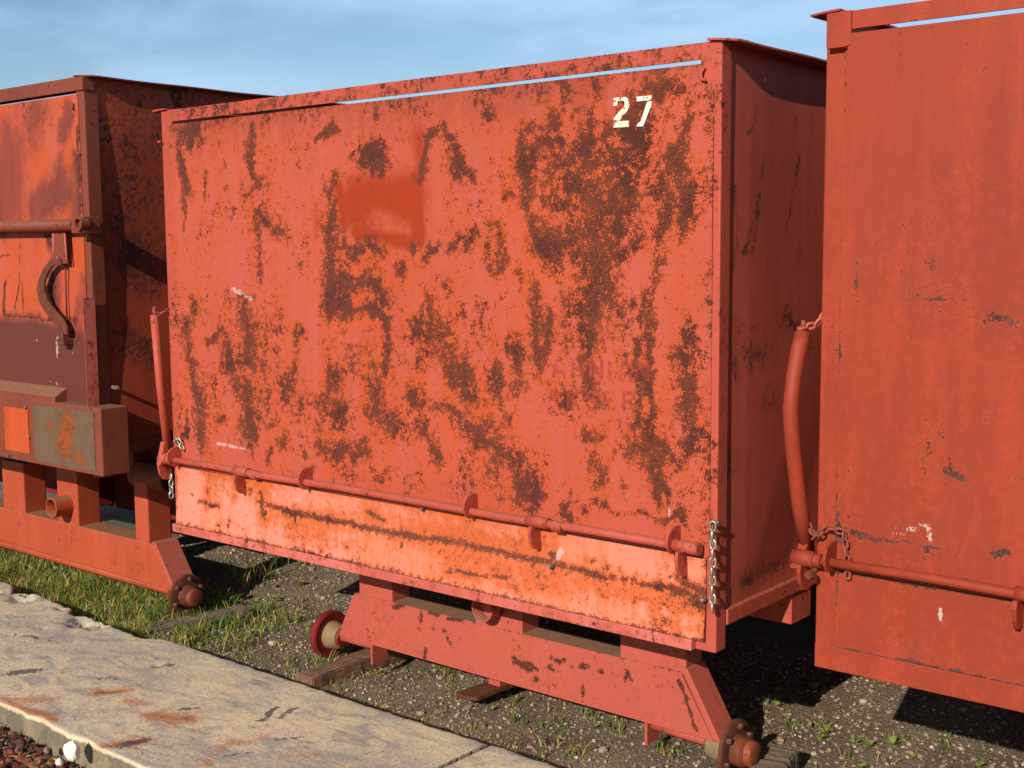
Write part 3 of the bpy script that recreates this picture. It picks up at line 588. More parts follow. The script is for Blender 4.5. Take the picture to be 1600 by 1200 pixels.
# ------------------------------------------------------------------ rust on wagon 27, as it lies on its door
def T(*a): return S(1., *a)
DOOR = [T((285,205,9),(308,208,8)),T((300,215,4),(297,230,4)),T((282,227,3),(291,295,7),(287,360,2)),T((323,268,4),(323,300,4)),S(.8,(355,257,4)),S(.9,(357,297,4)),
 T((392,200,5),(390,240,8),(397,267,6),(410,290,6)),S(.8,(380,298,5),(415,290,6)),S(.75,(403,347,8),(447,365,8)),S(.8,(403,350,7),(410,430,7)),S(.8,(417,320,4)),T((500,225,4),(520,200,7)),
 T((570,240,9),(595,255,13)),T((593,222,6),(585,235,6)),T((590,172,7)),T((522,277,9),(512,300,6)),T((517,320,9),(518,380,14),(520,430,14),(522,490,13)),T((520,435,10),(600,450,10)),T((540,385,8),(603,385,8)),
 T((520,478,9),(590,488,8)),T((600,460,8)),T((630,430,8)),T((645,392,5)),T((668,393,7),(685,385,7)),T((670,215,6),(662,280,7)),T((670,215,5),(690,205,5),(710,230,6),(718,265,7)),T((668,340,3)),T((675,455,7),(682,500,9)),S(.9,(705,445,6)),
 T((712,230,7),(716,275,8)),S(.9,(737,270,10)),T((715,312,3)),T((770,180,8)),T((748,163,5)),T((845,148,9)),T((878,147,9)),T((930,130,9)),T((1010,142,8),(1033,126,11),(1052,138,7)),
 T((820,210,11),(825,310,13)),S(.85,(840,225,11)),S(.85,(862,185,9),(865,230,9)),S(.85,(893,185,8)),S(.9,(920,190,13),(925,230,13)),S(.8,(948,205,10)),S(.95,(990,175,14),(992,235,15)),S(.8,(960,240,14),(930,255,14),(880,250,12)),
 T((897,285,16),(935,300,20),(935,330,20)),S(.95,(955,265,12),(970,335,13)),T((988,285,10),(990,325,10)),T((835,350,14),(862,385,20),(895,380,18)),T((795,305,6)),T((855,315,7)),T((877,315,9)),T((930,350,26),(940,400,26),(945,430,22),(930,500,16),(928,530,14)),
 T((922,560,8),(924,620,9)),T((995,375,10)),S(.9,(708,400,5),(740,372,6)),S(.8,(777,355,6),(785,430,5),(765,435,5),(758,400,5)),S(.9,(812,430,6)),T((838,445,9),(840,500,9)),
 T((1072,195,9),(1058,255,15),(1065,300,15),(1075,365,9)),T((1025,280,6),(1030,310,6)),T((1037,320,6),(1040,390,6)),T((1037,412,6),(1012,460,6),(1008,500,5)),
 T((836,480,9),(840,590,10)),T((860,500,7),(848,560,7)),S(.9,(800,535,7),(812,532,6),(812,620,11)),T((776,590,10),(780,625,11)),T((725,575,9),(738,612,9)),T((705,645,12),(720,655,15),(760,685,15),(800,715,14),(828,780,13)),T((768,670,12)),T((796,648,10)),
 T((884,612,9)),T((920,618,10)),T((1000,520,4),(998,665,4)),T((1020,480,4),(1020,660,4)),T((1008,575,8)),T((1060,555,10)),T((1073,590,12),(1072,650,12)),T((1070,680,11)),T((924,684,9)),T((930,720,8),(940,745,8),(935,765,7)),
 T((972,706,8),(1012,692,12),(1052,712,9)),T((1024,720,12),(1028,756,9)),T((955,715,6)),T((886,788,6)),T((912,794,5)),T((884,810,7)),T((1052,776,4)),T((932,792,3),(988,800,3),(1064,812,4)),
 T((295,512,9),(300,585,11),(314,627,11),(318,690,12)),T((346,658,7)),T((353,525,8),(363,564,10),(388,620,12),(391,676,12)),S(.9,(381,487,11),(388,532,13),(395,568,12)),T((346,515,4),(325,536,4)),T((388,662,13)),
 S(.8,(465,525,7),(455,585,7),(444,620,8)),S(.9,(468,630,9)),T((444,686,8)),T((423,655,6)),T((430,700,6),(425,720,5)),T((524,582,10),(518,627,14)),T((500,634,9),(535,634,9)),T((531,655,9)),T((500,697,9),(545,708,10),(573,700,9)),T((570,686,9)),
 T((584,595,13),(591,641,15),(615,676,9)),T((603,497,7),(600,575,8)),T((517,483,8),(552,483,8),(601,497,8)),T((685,500,14),(700,555,17),(710,595,12)),T((664,487,6),(647,515,6)),T((731,571,8),(741,620,9)),T((654,620,12)),T((689,641,9)),T((661,676,8),(685,718,9)),T((720,665,10),(755,676,10)),
 T((608,739,7)),T((482,704,6)),T((551,750,4)),T((308,470,6),(306,495,4)),T((290,640,2),(293,690,3))]
def edge_rust(U, V, strokes, seed):
    return strokes
def door27(U, V):
    ru = brush(U, V, DOOR, 1, 0., 1.72, .040)
    zone = brush(U, V, [S(.8, (930, 300, 110), (930, 420, 80)), S(.65, (840, 280, 50), (860, 560, 60)), S(.8, (560, 430, 70)), S(.8, (400, 560, 60), (480, 640, 70)), S(.9, (560, 640, 70), (700, 620, 80), (760, 690, 60)), S(.8, (310, 600, 40)), S(.8, (1030, 600, 60), (1010, 710, 60)), S(.7, (1065, 300, 40)), S(.5, (400, 350, 60)), S(.6, (690, 250, 50))], 1, 0., 1.5)
    ru = np.maximum(ru, zone * np.clip(.43 + 1.1 * fbm(U, V, 5, 15, 5, 5, .6), 0, 1))
    u0, u1, v0, v1 = U.min(), U.max(), V.min(), V.max(); g = np.random.default_rng(4)
    nz = g.uniform(0, 1, 400)[np.clip(((U - u0) / (u1 - u0) * 399).astype(int), 0, 399)]
    nzv = g.uniform(0, 1, 300)[np.clip(((V - v0) / (v1 - v0) * 299).astype(int), 0, 299)]
    ru = np.maximum(ru, np.clip(1 - (v1 - V) / .07, 0, 1) * (.28 + .35 * nz))
    ru = np.maximum(ru, np.clip(1 - (u1 - U) / .05, 0, 1) * (.2 + .4 * nzv)); ru = np.maximum(ru, np.clip(1 - (U - u0) / .04, 0, 1) * (.15 + .4 * nzv))
    tone = brush(U, V, [S(1., (560, 320, 38), (640, 310, 38)), S(1., (650, 280, 14), (655, 370, 16)), S(.9, (560, 360, 14), (640, 378, 12)), S(.8, (530, 290, 12), (540, 350, 12)), S(.7, (655, 215, 18), (660, 255, 18)), S(.5, (495, 320, 9), (495, 370, 9)), S(.75, (600, 285, 16))], 1, 0.)
    tone *= 1 - .8 * np.clip(brush(U, V, [S(.55, (588, 332, 22), (608, 340, 22))], 1, 0.), 0, 1)
    # wide soft orange bloom of old rust under the paint, in broad zones
    bloom = brush(U, V, [S(.34, (560, 450, 90)), S(.3, (440, 470, 50), (430, 560, 60)), S(.32, (880, 400, 130)), S(.3, (600, 620, 110), (760, 640, 90)), S(.26, (1010, 640, 70)), S(.25, (380, 330, 50)), S(.3, (960, 240, 110))], 1, 0.)
    pale = brush(U, V, [S(.8, (365, 452, 6), (395, 468, 6)), S(.8, (340, 693, 3), (390, 702, 3)), S(.7, (735, 755, 4)), S(.6, (510, 720, 3), (535, 722, 3)), S(1., (1046, 792, 1.5), (1046, 808, 1.5))], 1, 0.)
    hal = np.clip(brush(U, V, DOOR, 1, 0., 2.6, .04) * .75 + bloom * .9, 0, 1)
    gr = np.clip(1 - (v1 - V) / .16, 0, 1) * .6 + np.clip(1 - (u1 - U) / .07, 0, 1) * .25
    return {'rust': np.maximum(ru, bloom * .6), 'tone': tone * 1.1, 'pale': pale, 'halo': hal, 'grime_shade': gr}
def flap27(U, V):
    g = np.random.default_rng(6); u0, u1, v0, v1 = U.min(), U.max(), V.min(), V.max()
    st = [T((400, 785, 3), (470, 805, 4), (610, 833, 5), (700, 845, 5), (850, 880, 5), (960, 905, 4), (1070, 925, 5)), T((405, 770, 4), (408, 800, 4), (415, 815, 2)), T((860, 870, 6), (862, 890, 5)), T((608, 833, 6)), T((1080, 935, 8), (1098, 945, 8)), T((1060, 905, 7), (1098, 925, 6)),
          T((695, 893, 2), (790, 903, 3)), S(.8, (310, 785, 3), (340, 790, 3)), T((945, 885, 4)), T((965, 890, 4)), T((570, 800, 3), (600, 815, 3))]
    for x in range(590, 700, 11): st.append(T((x, 883 + (x - 590) * .24, 1.6), (x + 1, 895 + (x - 590) * .24, 1.6)))
    for _ in range(70): x = g.uniform(290, 1095); y = 750 + (x - 290) * .21 + g.uniform(-8, 70); st.append(S(.9, (x, y, g.uniform(1.5, 3.2))))
    ru = brush(U, V, st, 1, -.012, 1.25, .008)
    bl = brush(U, V, [S(.33, (330, 745, 30), (420, 760, 20)), S(.36, (640, 820, 36), (840, 855, 36)), S(.36, (700, 870, 30), (900, 915, 30), (1080, 950, 24)), S(.3, (420, 815, 24), (560, 855, 24)), S(.36, (1000, 970, 30), (1090, 985, 24)), S(.3, (560, 800, 14), (700, 820, 20))], 1, -.012)
    e = np.maximum(np.clip(1 - (V - v0) / .016, 0, 1) * .75, np.clip(1 - (u1 - U) / .02, 0, 1) * .6); e = np.maximum(e, np.clip(1 - (U - u0) / .015, 0, 1) * .5)
    pale = brush(U, V, [S(1., (873, 862, 6), (868, 872, 5)), S(1., (540, 815, 2), (540, 826, 2)), S(.8, (850, 948, 7), (862, 958, 6)), S(.6, (965, 975, 7))], 1, -.012)
    return {'rust': np.maximum(np.maximum(ru, bl * .8), e), 'pale': pale, 'tone': bl * 1.2, 'halo': np.clip(brush(U, V, st, 1, -.012, 3.5, .01) * .6 + bl * 1.5 + np.clip(1 - (v1 - V) / .03, 0, 1) * .5, 0, 1), 'grime_shade': np.clip(1 - np.abs(V - (v0 + (v1 - v0) * .62)) / .03, 0, 1) * .35 * np.clip((U - u0) / .5, 0, 1)}
def side27(U, V):
    st = [S(.66, (1172, 350, 4), (1160, 400, 4)), S(.64, (1195, 250, 4), (1180, 345, 4), (1172, 400, 3)), S(.64, (1250, 240, 3), (1228, 360, 4)), S(.64, (1270, 190, 6)), S(.7, (1245, 195, 6)), S(.7, (1180, 180, 4), (1165, 210, 3)), S(.64, (1148, 290, 5), (1145, 420, 5)), S(.64, (1150, 520, 6), (1146, 570, 7), (1150, 600, 4)), S(.64, (1160, 905, 10), (1230, 880, 9)), S(.6, (1150, 508, 4), (1175, 515, 4)),
          S(.6, (1200, 545, 14), (1160, 560, 12)), S(.55, (1190, 620, 4), (1200, 600, 4), (1210, 635, 4), (1185, 635, 3)), S(.55, (1225, 500, 12), (1265, 540, 12)), S(.7, (1255, 905, 6)), S(.55, (1140, 800, 6), (1140, 700, 4))]
    return {'rust': brush(U, V, st, 0, -1.575, 1.7, .02) * .86, 'pale': brush(U, V, [S(1., (1187, 108, .8), (1197, 126, .8))], 0, -1.575)}
HA = (HUBR, HUBR, HUBCAP, CREAM); HB = (HUBRED, HUBRED, HUBRED, CREAM)
pT, pB = at(241, 492, 0, -3.868), at(262, 702, 0, -3.868)
w27, door, flap, G = bin_wagon('salmon-red steel bin wagon with heavy rust patches and a white number 27', (0, 0, 0), 'mid', door27, flap27, side27, .030, 3,
    [(-3.868, pB[1], pB[2]), (-3.869, (pB[1] * .5 + pT[1] * .5) - .004, (pB[2] + pT[2]) / 2), (-3.868, pT[1], pT[2])], (MID, FLAP, MIDP, SIDE, UNDER))
chassis(w27, (0, 0, 0), UNDER, (HA, HB))
XL, XR, Y0, ZB, ZT, zr, yr = G
# rusty drawbar strip poking out under the beam
prism('flat_bar', [(-2.66, .215), (-2.615, .205), (-2.575, .225), (-2.56, .44), (-2.64, .44)], 2, .045, .058, HUBR, w27, .002)
box('bar_hanger', -2.63, -2.58, .345, .44, .057, .125, UNDER, w27, .002)
# chains
c0, c1 = at(1114, 822, 0, XR + .006), at(1113, 958, 0, XR + .006)
hexbolt('chain_bolt', (XR - .002, c0[1] + .012, c0[2] + .004), (1, 0, 0), .008, .018, BOLT, w27)
chain('safety_chain', [c0, c1], GALV, w27, .031, .021, .0034, .5)
chain('safety_chain', [(XL - .004, -.012, .672), (XL - .006, -.012, .60)], GALV, w27, .031, .021, .0034, .9)
chain('lever_chain', [pT + np.array([0, 0, .012]), (pT + np.array([XL + .002, .0, pT[2] + .012])) / [2, 2, 2] - [0, -pT[1] / 2, .006], (XL + .012, .015, pT[2] + .022)], RCHAIN, w27, .028, .018, .003)
chain('lug_chain', [(XL + .030, -.012, zr + .07), (XL + .062, -.022, zr + .078), (XL + .082, -.012, zr + .03)], GALV, w27, .030, .020, .0032)
for px, py in ((660, 795), (860, 885), (1099, 937), (412, 800)):
    p = at(px, py, 1, -.018); hexbolt('bolt', (p[0], -.012, p[2]), (0, -1, 0), .0065, .014, BOLT, w27)
tube('door_hook', [(XR - .045, -.006, ZT - .062), (XR - .051, -.012, ZT - .075), (XR - .050, -.012, ZT - .09), (XR - .038, -.010, ZT - .096)], .004, MIDP, w27, 8)
tube('door_hook', [(XL + .012, -.012, ZT - .108), (XL + .004, -.016, ZT - .114), (XL - .006, -.012, ZT - .11)], .004, MIDP, w27, 8)
# the number 27, two stencilled digits
def decal(name, polys, mat, parent, y, label=None):
    bm = bmesh.new()
    for poly in polys:
        vs = [bm.verts.new((x, y, z)) for x, z in poly]; bm.faces.new(vs)
    bmesh.ops.triangulate(bm, faces=bm.faces)
    r = bmesh.ops.extrude_face_region(bm, geom=list(bm.faces)); bmesh.ops.translate(bm, vec=(0, .0045, 0), verts=[v for v in r['geom'] if isinstance(v, bmesh.types.BMVert)])
    o_ = from_bm(name, bm, mat, parent)
    if label: o_['label'] = label
    return o_
def pxpoly(x0, y0, sc, pts, y):   # crop pixels to the door plane
    return [(lambda p: (p[0], p[2]))(at(x0 + a / sc, y0 + b / sc, 1, y)) for a, b in pts]
YD = -.0085; CR = (700, 40, 2.5806)
two = [[(668, 292), (692, 289), (692, 304), (684, 306), (682, 322), (667, 324)], [(697, 289), (716, 288), (729, 298), (731, 322), (724, 342), (690, 384), (668, 380), (668, 374), (712, 322), (712, 308), (706, 303), (697, 303)], [(668, 387), (728, 383), (728, 409), (667, 411)]]
sev = [[(760, 287), (788, 284), (788, 303), (761, 306)], [(792, 284), (821, 281), (821, 300), (792, 303)], [(803, 307), (820, 304), (819, 322), (786, 406), (760, 407), (764, 396), (776, 388)]]
decal('digit', [pxpoly(*CR, p, YD) for p in two], WHITE, door, YD, 'white stencilled digit 2')
decal('digit', [pxpoly(*CR, p, YD) for p in sev], WHITE, door, YD, 'white stencilled digit 7')
def letter(ch, x, z, h, w_, s=.014):
    def bar(x0, z0, x1, z1):
        d = np.array([x1 - x0, z1 - z0]); n = np.array([-d[1], d[0]]) / np.hypot(*d) * s / 2
        return [(x + x0 * w_ + n[0] * (1 if i in (0, 3) else -1), z + z0 * h + n[1] * (1 if i in (0, 3) else -1)) if i < 2 else (x + x1 * w_ + n[0] * (1 if i in (0, 3) else -1), z + z1 * h + n[1] * (1 if i in (0, 3) else -1)) for i in range(4)]
    B = {'A': [(.05, 0, .42, .95), (.58, .95, .95, 0), (.36, .33, .64, .33)], 'N': [(.1, 0, .1, 1), (.9, 0, .9, 1), (.22, .92, .78, .08)], 'H': [(.1, 0, .1, 1), (.9, 0, .9, 1), (.24, .5, .76, .5)], 'I': [(.5, 0, .5, 1)],
         'R': [(.1, 0, .1, 1), (.27, .94, .7, .94), (.82, .86, .82, .62), (.27, .52, .7, .52), (.55, .44, .92, 0)], 'K': [(.1, 0, .1, 1), (.28, .52, .85, 1), (.4, .5, .92, 0)], 'S': [(.25, .94, .85, .94), (.14, .85, .14, .6), (.2, .5, .8, .5), (.86, .4, .86, .15), (.15, .06, .75, .06)],
         'E': [(.1, 0, .1, 1), (.28, .94, .85, .94), (.28, .52, .65, .52), (.28, .06, .85, .06)]}[ch]
    # scale bars given in unit cell
    res = []
    for x0, z0, x1, z1 in B:
        a = np.array([x + x0 * w_, z + z0 * h]); b = np.array([x + x1 * w_, z + z1 * h]); d = b - a; n = np.array([-d[1], d[0]]) / np.hypot(*d) * s / 2
        res.append([tuple(a + n), tuple(a - n), tuple(b - n), tuple(b + n)])
    return res
def word(txt, pxs, y, h):
    for ch, px in zip(txt, pxs):
        p = at(px, y + (px - 940) * .03, 1, YD); decal('letter', letter(ch, p[0] - .022, p[2] - h / 2, h, .044, .0095), GHOST, door, -.0072)
word('AHNIAN', (872, 902, 931, 952, 976, 1003), 577, .052); word('RKSER', (866, 896, 925, 953, 982), 626, .052)

# ------------------------------------------------------------------ neighbour on the right
OR = (2.53, .05, .008)
def doorR(U, V):
    y = .05
    st = [T((1333, 830, 6), (1360, 838, 6), (1400, 848, 3), (1440, 852, 5), (1470, 860, 3)), T((1328, 805, 4)), T((1425, 468, 2), (1470, 466, 3), (1520, 472, 2)), S(.8, (1340, 412, 2), (1343, 460, 2)), S(.75, (1450, 410, 10)), S(.7, (1515, 440, 7)), S(.85, (1500, 745, 9), (1485, 740, 8)), S(.8, (1597, 748, 6)), S(.7, (1520, 610, 6)), S(.9, (1575, 340, 3)), T((1550, 868, 4), (1575, 863, 4)), T((1415, 873, 4)), S(.9, (1328, 735, 2), (1330, 752, 2)), S(.6, (1540, 490, 8), (1580, 500, 8)), S(.6, (1420, 720, 9)), T((1312, 800, 3), (1314, 850, 4)), S(.6, (1540, 105, 5))]
    bloom = brush(U, V, [S(.2, (1440, 430, 80)), S(.2, (1500, 760, 80)), S(.22, (1400, 870, 50), (1500, 890, 40))], 1, y)
    gap_shade = np.maximum(np.clip(1 - (U - U.min()) / .007, 0, 1), np.clip(1 - (V - V.min()) / .006, 0, 1)) * .55  # dark lines at left and bottom edges, painting the shaded door gap
    return {'rust': np.maximum(np.maximum(brush(U, V, st, 1, y, 1.05, .010) * .92, bloom), gap_shade), 'pale': brush(U, V, [S(.5, (1400, 832, 8), (1450, 820, 10), (1455, 840, 8)), S(.4, (1375, 790, 12))], 1, y), 'tone': np.zeros_like(U), 'grime_shade': np.clip((V - 1.2) / .6, 0, 1) * .35}  # upper door darkened with height, shading painted into the colour
def flapR(U, V):
    y = .05; gap_shade = np.maximum(np.clip(1 - (U - U.min()) / .007, 0, 1), np.maximum(np.clip(1 - (V - V.min()) / .008, 0, 1), np.clip(1 - (V.max() - V) / .006, 0, 1))) * .62  # dark flap edges painted in for the shade in the gap
    return {'rust': gap_shade + brush(U, V, [S(.62, (1428, 1030, 14)), S(.9, (1497, 1050, 6)), S(.8, (1558, 1062, 3)), S(.8, (1393, 940, 2)), S(.4, (1330, 1022, 5), (1580, 1078, 5))], 1, y), 'pale': brush(U, V, [S(1., (1471, 948, 2), (1469, 968, 2.5)), S(.7, (1505, 1050, 4))], 1, y)}
hx = -1.352
hpts = [tuple(at(px, py, 0, hx)) for px, py in ((1262, 862), (1249, 790), (1239, 700), (1235, 640), (1240, 590), (1248, 545), (1254, 520))]
w28, doorr, flapr, G2 = bin_wagon('smooth orange-red steel bin wagon with few rust chips and a bent lever handle', OR, 'right', doorR, flapR, None, .060, 11, hpts, (RIGHT, RIGHT, RIGHT, SIDE, UNDER), .030)
chassis(w28, OR, UNDER, (HA, HB))
X2, _, Y2, ZB2, ZT2, zr2, yr2 = G2
p = Vector(hpts[-1]); chain('lever_chain', [p + Vector((0, 0, .012)), p + Vector((.02, .03, .018)), Vector((X2 + .004, Y2 + .012, p.z + .045))], REDCH, w28, .030, .020, .0036)
chain('lug_chain', [(X2 - .014, yr2 + .02, zr2 + .075), (X2 + .01, yr2, zr2 + .055), (X2 + .04, yr2 - .008, zr2 + .085), (X2 + .078, yr2 + .012, zr2 + .075), (X2 + .088, yr2 + .014, zr2 + .0), (X2 + .088, yr2 + .016, zr2 - .035)], RCHAIN, w28, .026, .018, .003)
hexbolt('pin', (X2 + .012, yr2 - .022, zr2 - .03), (0, -1, 0), .012, .016, HUBR, w28)
prism('door_tab', [(Y2 - .004, 1.955), (Y2 - .020, 1.953), (Y2 - .022, 1.950), (Y2 - .004, 1.947)], 0, X2 + .012, X2 + .055, RIGHT, w28, .001)
box('corner_plate', X2 + .002, X2 + .062, Y2 - .006, Y2 - .0005, 1.955, ZT2 - .001, RIGHT, w28, .001)

# ------------------------------------------------------------------ neighbour on the left
def left_wagon():
    YF = -.03; XR3, XL3, ZT3 = -4.29, -6.60, 2.155
    root = thing('bin_wagon', (-5.45, 2.1, 0), 'scorched orange-brown steel bin wagon with a horizontal pipe bar and curved latch', 'wagon', 'steel bin wagons parked side by side in a row')
    def a(px, py, y=YF): return at(px, py, 1, y)
    for xa, xb in ((XR3 - .055, XR3), (XL3, XL3 + .055)):
        box('corner_post', xa, xb, YF, YF + .06, .62, ZT3 - .002, LFRAME, root, .004); box('corner_post', xa, xb, YF + LEN - .06, YF + LEN, .62, ZT3 - .002, LFRAME, root, .004)
    zr_t, zr_b = ZT3, ZT3 - .052
    for yy in (YF - .008, YF + LEN - .05): box('top_rail', XL3 + .02, XR3 + .006, yy, yy + .05, zr_b, zr_t - .0005, LFRAME, root, .003)
    sheet_lip(root, XR3 - .05, XR3 + .030, YF - .012, YF + LEN, ZT3, 1, LFRAME, 21); sheet_lip(root, XL3 - .03, XL3 + .05, YF - .012, YF + LEN, ZT3, -1, LFRAME, 22)
    def dl(U, V):
        st = [S(.75, (20, 230, 22), (25, 330, 20)), S(.8, (95, 290, 22), (60, 335, 22)), S(.6, (70, 200, 16)), S(.75, (80, 420, 8), (85, 480, 10)), S(.9, (75, 370, 12), (95, 400, 8)), S(.9, (25, 480, 2), (33, 440, 1.5), (32, 380, 1.2)), S(.9, (38, 485, 1.2), (36, 440, 1.2)), S(.9, (10, 440, 3), (8, 490, 4)), S(.8, (0, 400, 2), (18, 400, 2)), S(1., (55, 505, 6), (80, 503, 5)), S(.7, (15, 500, 8), (50, 498, 6), (120, 500, 6)), S(.7, (122, 200, 4), (128, 330, 5)), S(.5, (40, 160, 30))]
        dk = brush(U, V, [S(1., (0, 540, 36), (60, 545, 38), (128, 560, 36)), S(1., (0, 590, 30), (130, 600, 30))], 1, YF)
        pl = brush(U, V, [S(.7, (90, 535, 4), (92, 560, 3)), S(.7, (112, 530, 4), (116, 550, 4)), S(.6, (92, 600, 5)), S(.6, (130, 600, 4)), S(.6, (105, 515, 4), (125, 535, 4)), S(.55, (50, 530, 3), (60, 532, 3)), S(.6, (80, 597, 4))], 1, YF)
        sm = brush(U, V, [S(.8, (10, 250, 30), (5, 330, 30)), S(.7, (110, 175, 14), (100, 215, 14)), S(.75, (130, 440, 8), (125, 495, 10)), S(.8, (20, 230, 30), (25, 330, 26)), S(.8, (95, 290, 30), (60, 335, 24)), S(.6, (60, 180, 40)), S(.7, (120, 250, 14), (125, 340, 14)), S(.7, (85, 380, 14), (88, 490, 12))], 1, YF, 1.2, .05)
        return {'rust': np.where(dk > .4, -.7, brush(U, V, st[3:], 1, YF, 1.1, .01)), 'tone': np.maximum(dk * 1.4, sm * (1.0 + .6 * fbm(U, V, 8, 10, 4, 5))), 'pale': pl, 'halo': np.where(dk > .4, -1., .55), 'grime_shade': np.where(dk > .4, -.5, .12 + sm * .75 + .25 * fbm(U, V, 12, 5, 2, 4))}
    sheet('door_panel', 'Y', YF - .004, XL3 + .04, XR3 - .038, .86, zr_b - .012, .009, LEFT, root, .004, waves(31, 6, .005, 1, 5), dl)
    def sl(U, V):
        return {'rust': np.clip((V - 1.35) / .5, -.15, .32) + brush(U, V, [S(.7, (200, 520, 30), (240, 560, 30)), S(.5, (220, 430, 40))], 0, XR3 - .006)}
    def bul(U, V): return .012 * np.sin(U * 3 + 1) * np.sin(V * 3.2)
    sheet('side_panel', 'X', XR3 - .012, YF + .062, YF + LEN - .062, .74, ZT3 - .003, .014, LSIDE, root, .003, bul, sl, 1)
    box('side_panel', XL3 + .008, XL3 + .012, YF + .062, YF + LEN - .062, .74, ZT3 - .003, LSIDE, root, .001)
    box('side_rail', XR3 - .03, XR3 + .010, YF + .062, YF + LEN - .062, .705, .745, LFRAME, root, .003); box('side_rail', XL3 - .004, XL3 + .03, YF + .062, YF + LEN - .062, .705, .745, LFRAME, root, .003)
    box('back_panel', XL3 + .056, XR3 - .056, YF + LEN - .04, YF + LEN - .02, .65, zr_b, LSIDE, root, .002)
    box('floor_plate', XL3 + .031, XR3 - .031, YF + .062, YF + LEN - .062, .700, .708, DARKIN, root, .001)
    tube('door_hook', [a(110, 160), a(113, 163, YF - .012), a(115, 172, YF - .006)], .005, LFRAME, root, 8)
    # pink channel over the lower post
    p0, p1 = a(130, 466, YF - .05), a(158, 640, YF - .05)
    box('post_channel', p0[0] - .002, XR3 + .012, YF - .05, YF - .0005, p1[2] - .01, p0[2], PINKP, root, .003)
    # lower girder with its two cover plates
    g0 = at(158, 640, 1, -.09); zt, zb = g0[2] + .002, at(160, 745, 1, -.09)[2]; gx = at(159, 690, 1, -.09)[0]
    box('girder', XL3, gx, -.09, YF + .06, zb, zt, LFRAME, root, .005)
    q = lambda px, py: at(px, py, 1, -.094)
    A, B = q(5, 632), q(46, 705); box('cover_plate', A[0], B[0], -.094, -.0905, B[2] - .012, A[2] - .006, ORP, root, .001)
    A, B = q(51, 640), q(149, 738); 
    sheet('cover_plate', 'Y', -.0935, A[0], B[0], zb + .014, zt - .016, .02, GRYP, root, .003, waves(5, 4, .002), lambda U, V: {'rust': brush(U, V, [S(.72, (100, 690, 20), (105, 660, 14)), S(.7, (75, 665, 8)), S(.7, (125, 715, 14))], 1, -.094)})
    for px, py in ((40, 637), (46, 683), (14, 712)): c_ = q(px, py); hexbolt('bolt', (c_[0], -.0935, c_[2]), (0, -1, 0), .006, .008, BOLT, root)
    # sloping ledge above the girder
    l0, l1 = at(-40, 590, 1, -.06), at(96, 622, 1, -.06)
    prism('ledge', [(-.034, zt + .055), (-.088, zt + .022), (-.088, zt - .001), (-.030, zt - .001)], 0, XL3 + .1, l1[0], LFRAME, root, .002)
    # pipe bar, its end socket, strap, sickle latch and pull rod
    pb = at(60, 354, 1, YF - .045); zbar = at(118, 351, 1, YF - .045)[2]; xe = at(118, 351, 1, YF - .045)[0]
    tube('pipe_bar', [(XL3 + .1, YF - .045, zbar), (xe, YF - .045, zbar)], .0235, LFRAME, root, 18)
    s0, s1 = at(114, 339, 1, YF - .06), at(135, 364, 1, YF - .06)
    sk = box('bar_socket', s0[0], s1[0], YF - .07, YF + .002, s1[2], s0[2], LFRAME, root, .003)
    pc = at(127, 350, 1, YF - .07); pipe('socket_pipe', (pc[0], YF - .05, pc[2]), (0, -1, 0), .036, .026, .019, LFRAME, sk, 22)
    y_ = YF - .03
    def sp(px, py): r_ = at(px, py, 1, y_); return (r_[0], r_[2])
    st = prism('latch_strap', [sp(84, 360), sp(103, 360), sp(104, 412), sp(86, 412)], 1, y_ - .004, y_ + .004, LFRAME, root, .001)
    tube('strap_flange', [at(83, 362, 1, y_ - .004), at(84, 412, 1, y_ - .004)], .004, PINKP, st, 8); tube('strap_flange', [at(101, 362, 1, y_ - .004), at(105, 412, 1, y_ - .004)], .004, PINKP, st, 8)
    b_ = at(92, 403, 1, y_ - .004); hexbolt('bolt', (b_[0], y_ - .004, b_[2]), (0, -1, 0), .008, .009, BOLT, st)
    outer = [(98, 404), (84, 405), (72, 420), (64, 440), (62, 455), (66, 472), (74, 486), (86, 500), (97, 512), (99, 522)]; inner = [(110, 523), (109, 510), (103, 498), (90, 484), (79, 470), (74, 455), (74, 440), (80, 424), (88, 414), (100, 414)]
    prism('sickle_latch', [sp(*t) for t in outer + inner], 1, y_ - .014, y_ - .0055, HUBR, root, .0015)
    tube('pull_rod', [at(102, 412, 1, y_ + .01), at(103, 450, 1, y_ + .014), at(105, 512, 1, y_ + .01)], .0035, HUBR, root, 8)
    c_ = at(104, 527, 1, YF - .02); sh = box('latch_pivot', c_[0] - .022, c_[0] + .024, YF - .05, YF - .002, c_[2] - .03, c_[2] + .025, HUBR, root, .004); hexbolt('bolt', (c_[0], YF - .05, c_[2]), (0, -1, 0), .009, .01, BOLT, sh)
    sc_ = at(176, 605, 0, XR3); hexbolt('side_pin', (XR3 - .01, sc_[1], sc_[2]), (1, 0, 0), .008, .05, BOLT, root)
    # chassis
    yb = .26
    v = lambda px, py: (lambda r_: (r_[0], r_[2]))(at(px, py, 1, yb))
    prism('axle_beam', [(-6.35, .285), (-6.40, .27), (-6.46, .125), (-4.262, .108), (-4.385, .277), (-4.405, .287)], 1, yb, yb + .11, LUNDER, root, .006)
    prism('end_plate', [(-4.402, .296), (-4.376, .293), (-4.242, .105), (-4.264, .103)], 1, yb + .002, yb + .115, UNDER, root, .004)
    for k, (x0, x1, z1) in enumerate(((-6.2, -6.0, .70), (-5.60, -5.405, .52), (-5.118, -4.951, .62), (-4.515, -4.419, .54))):
        p = box('pedestal', x0, x1, yb + .0025, yb + .115, .275, z1, LUNDER, root, .006)
        if k == 2: pipe('pipe_stub', (-5.03, yb + .004, .372), (0, -1, 0), .085, .045, .038, LUNDER, p)
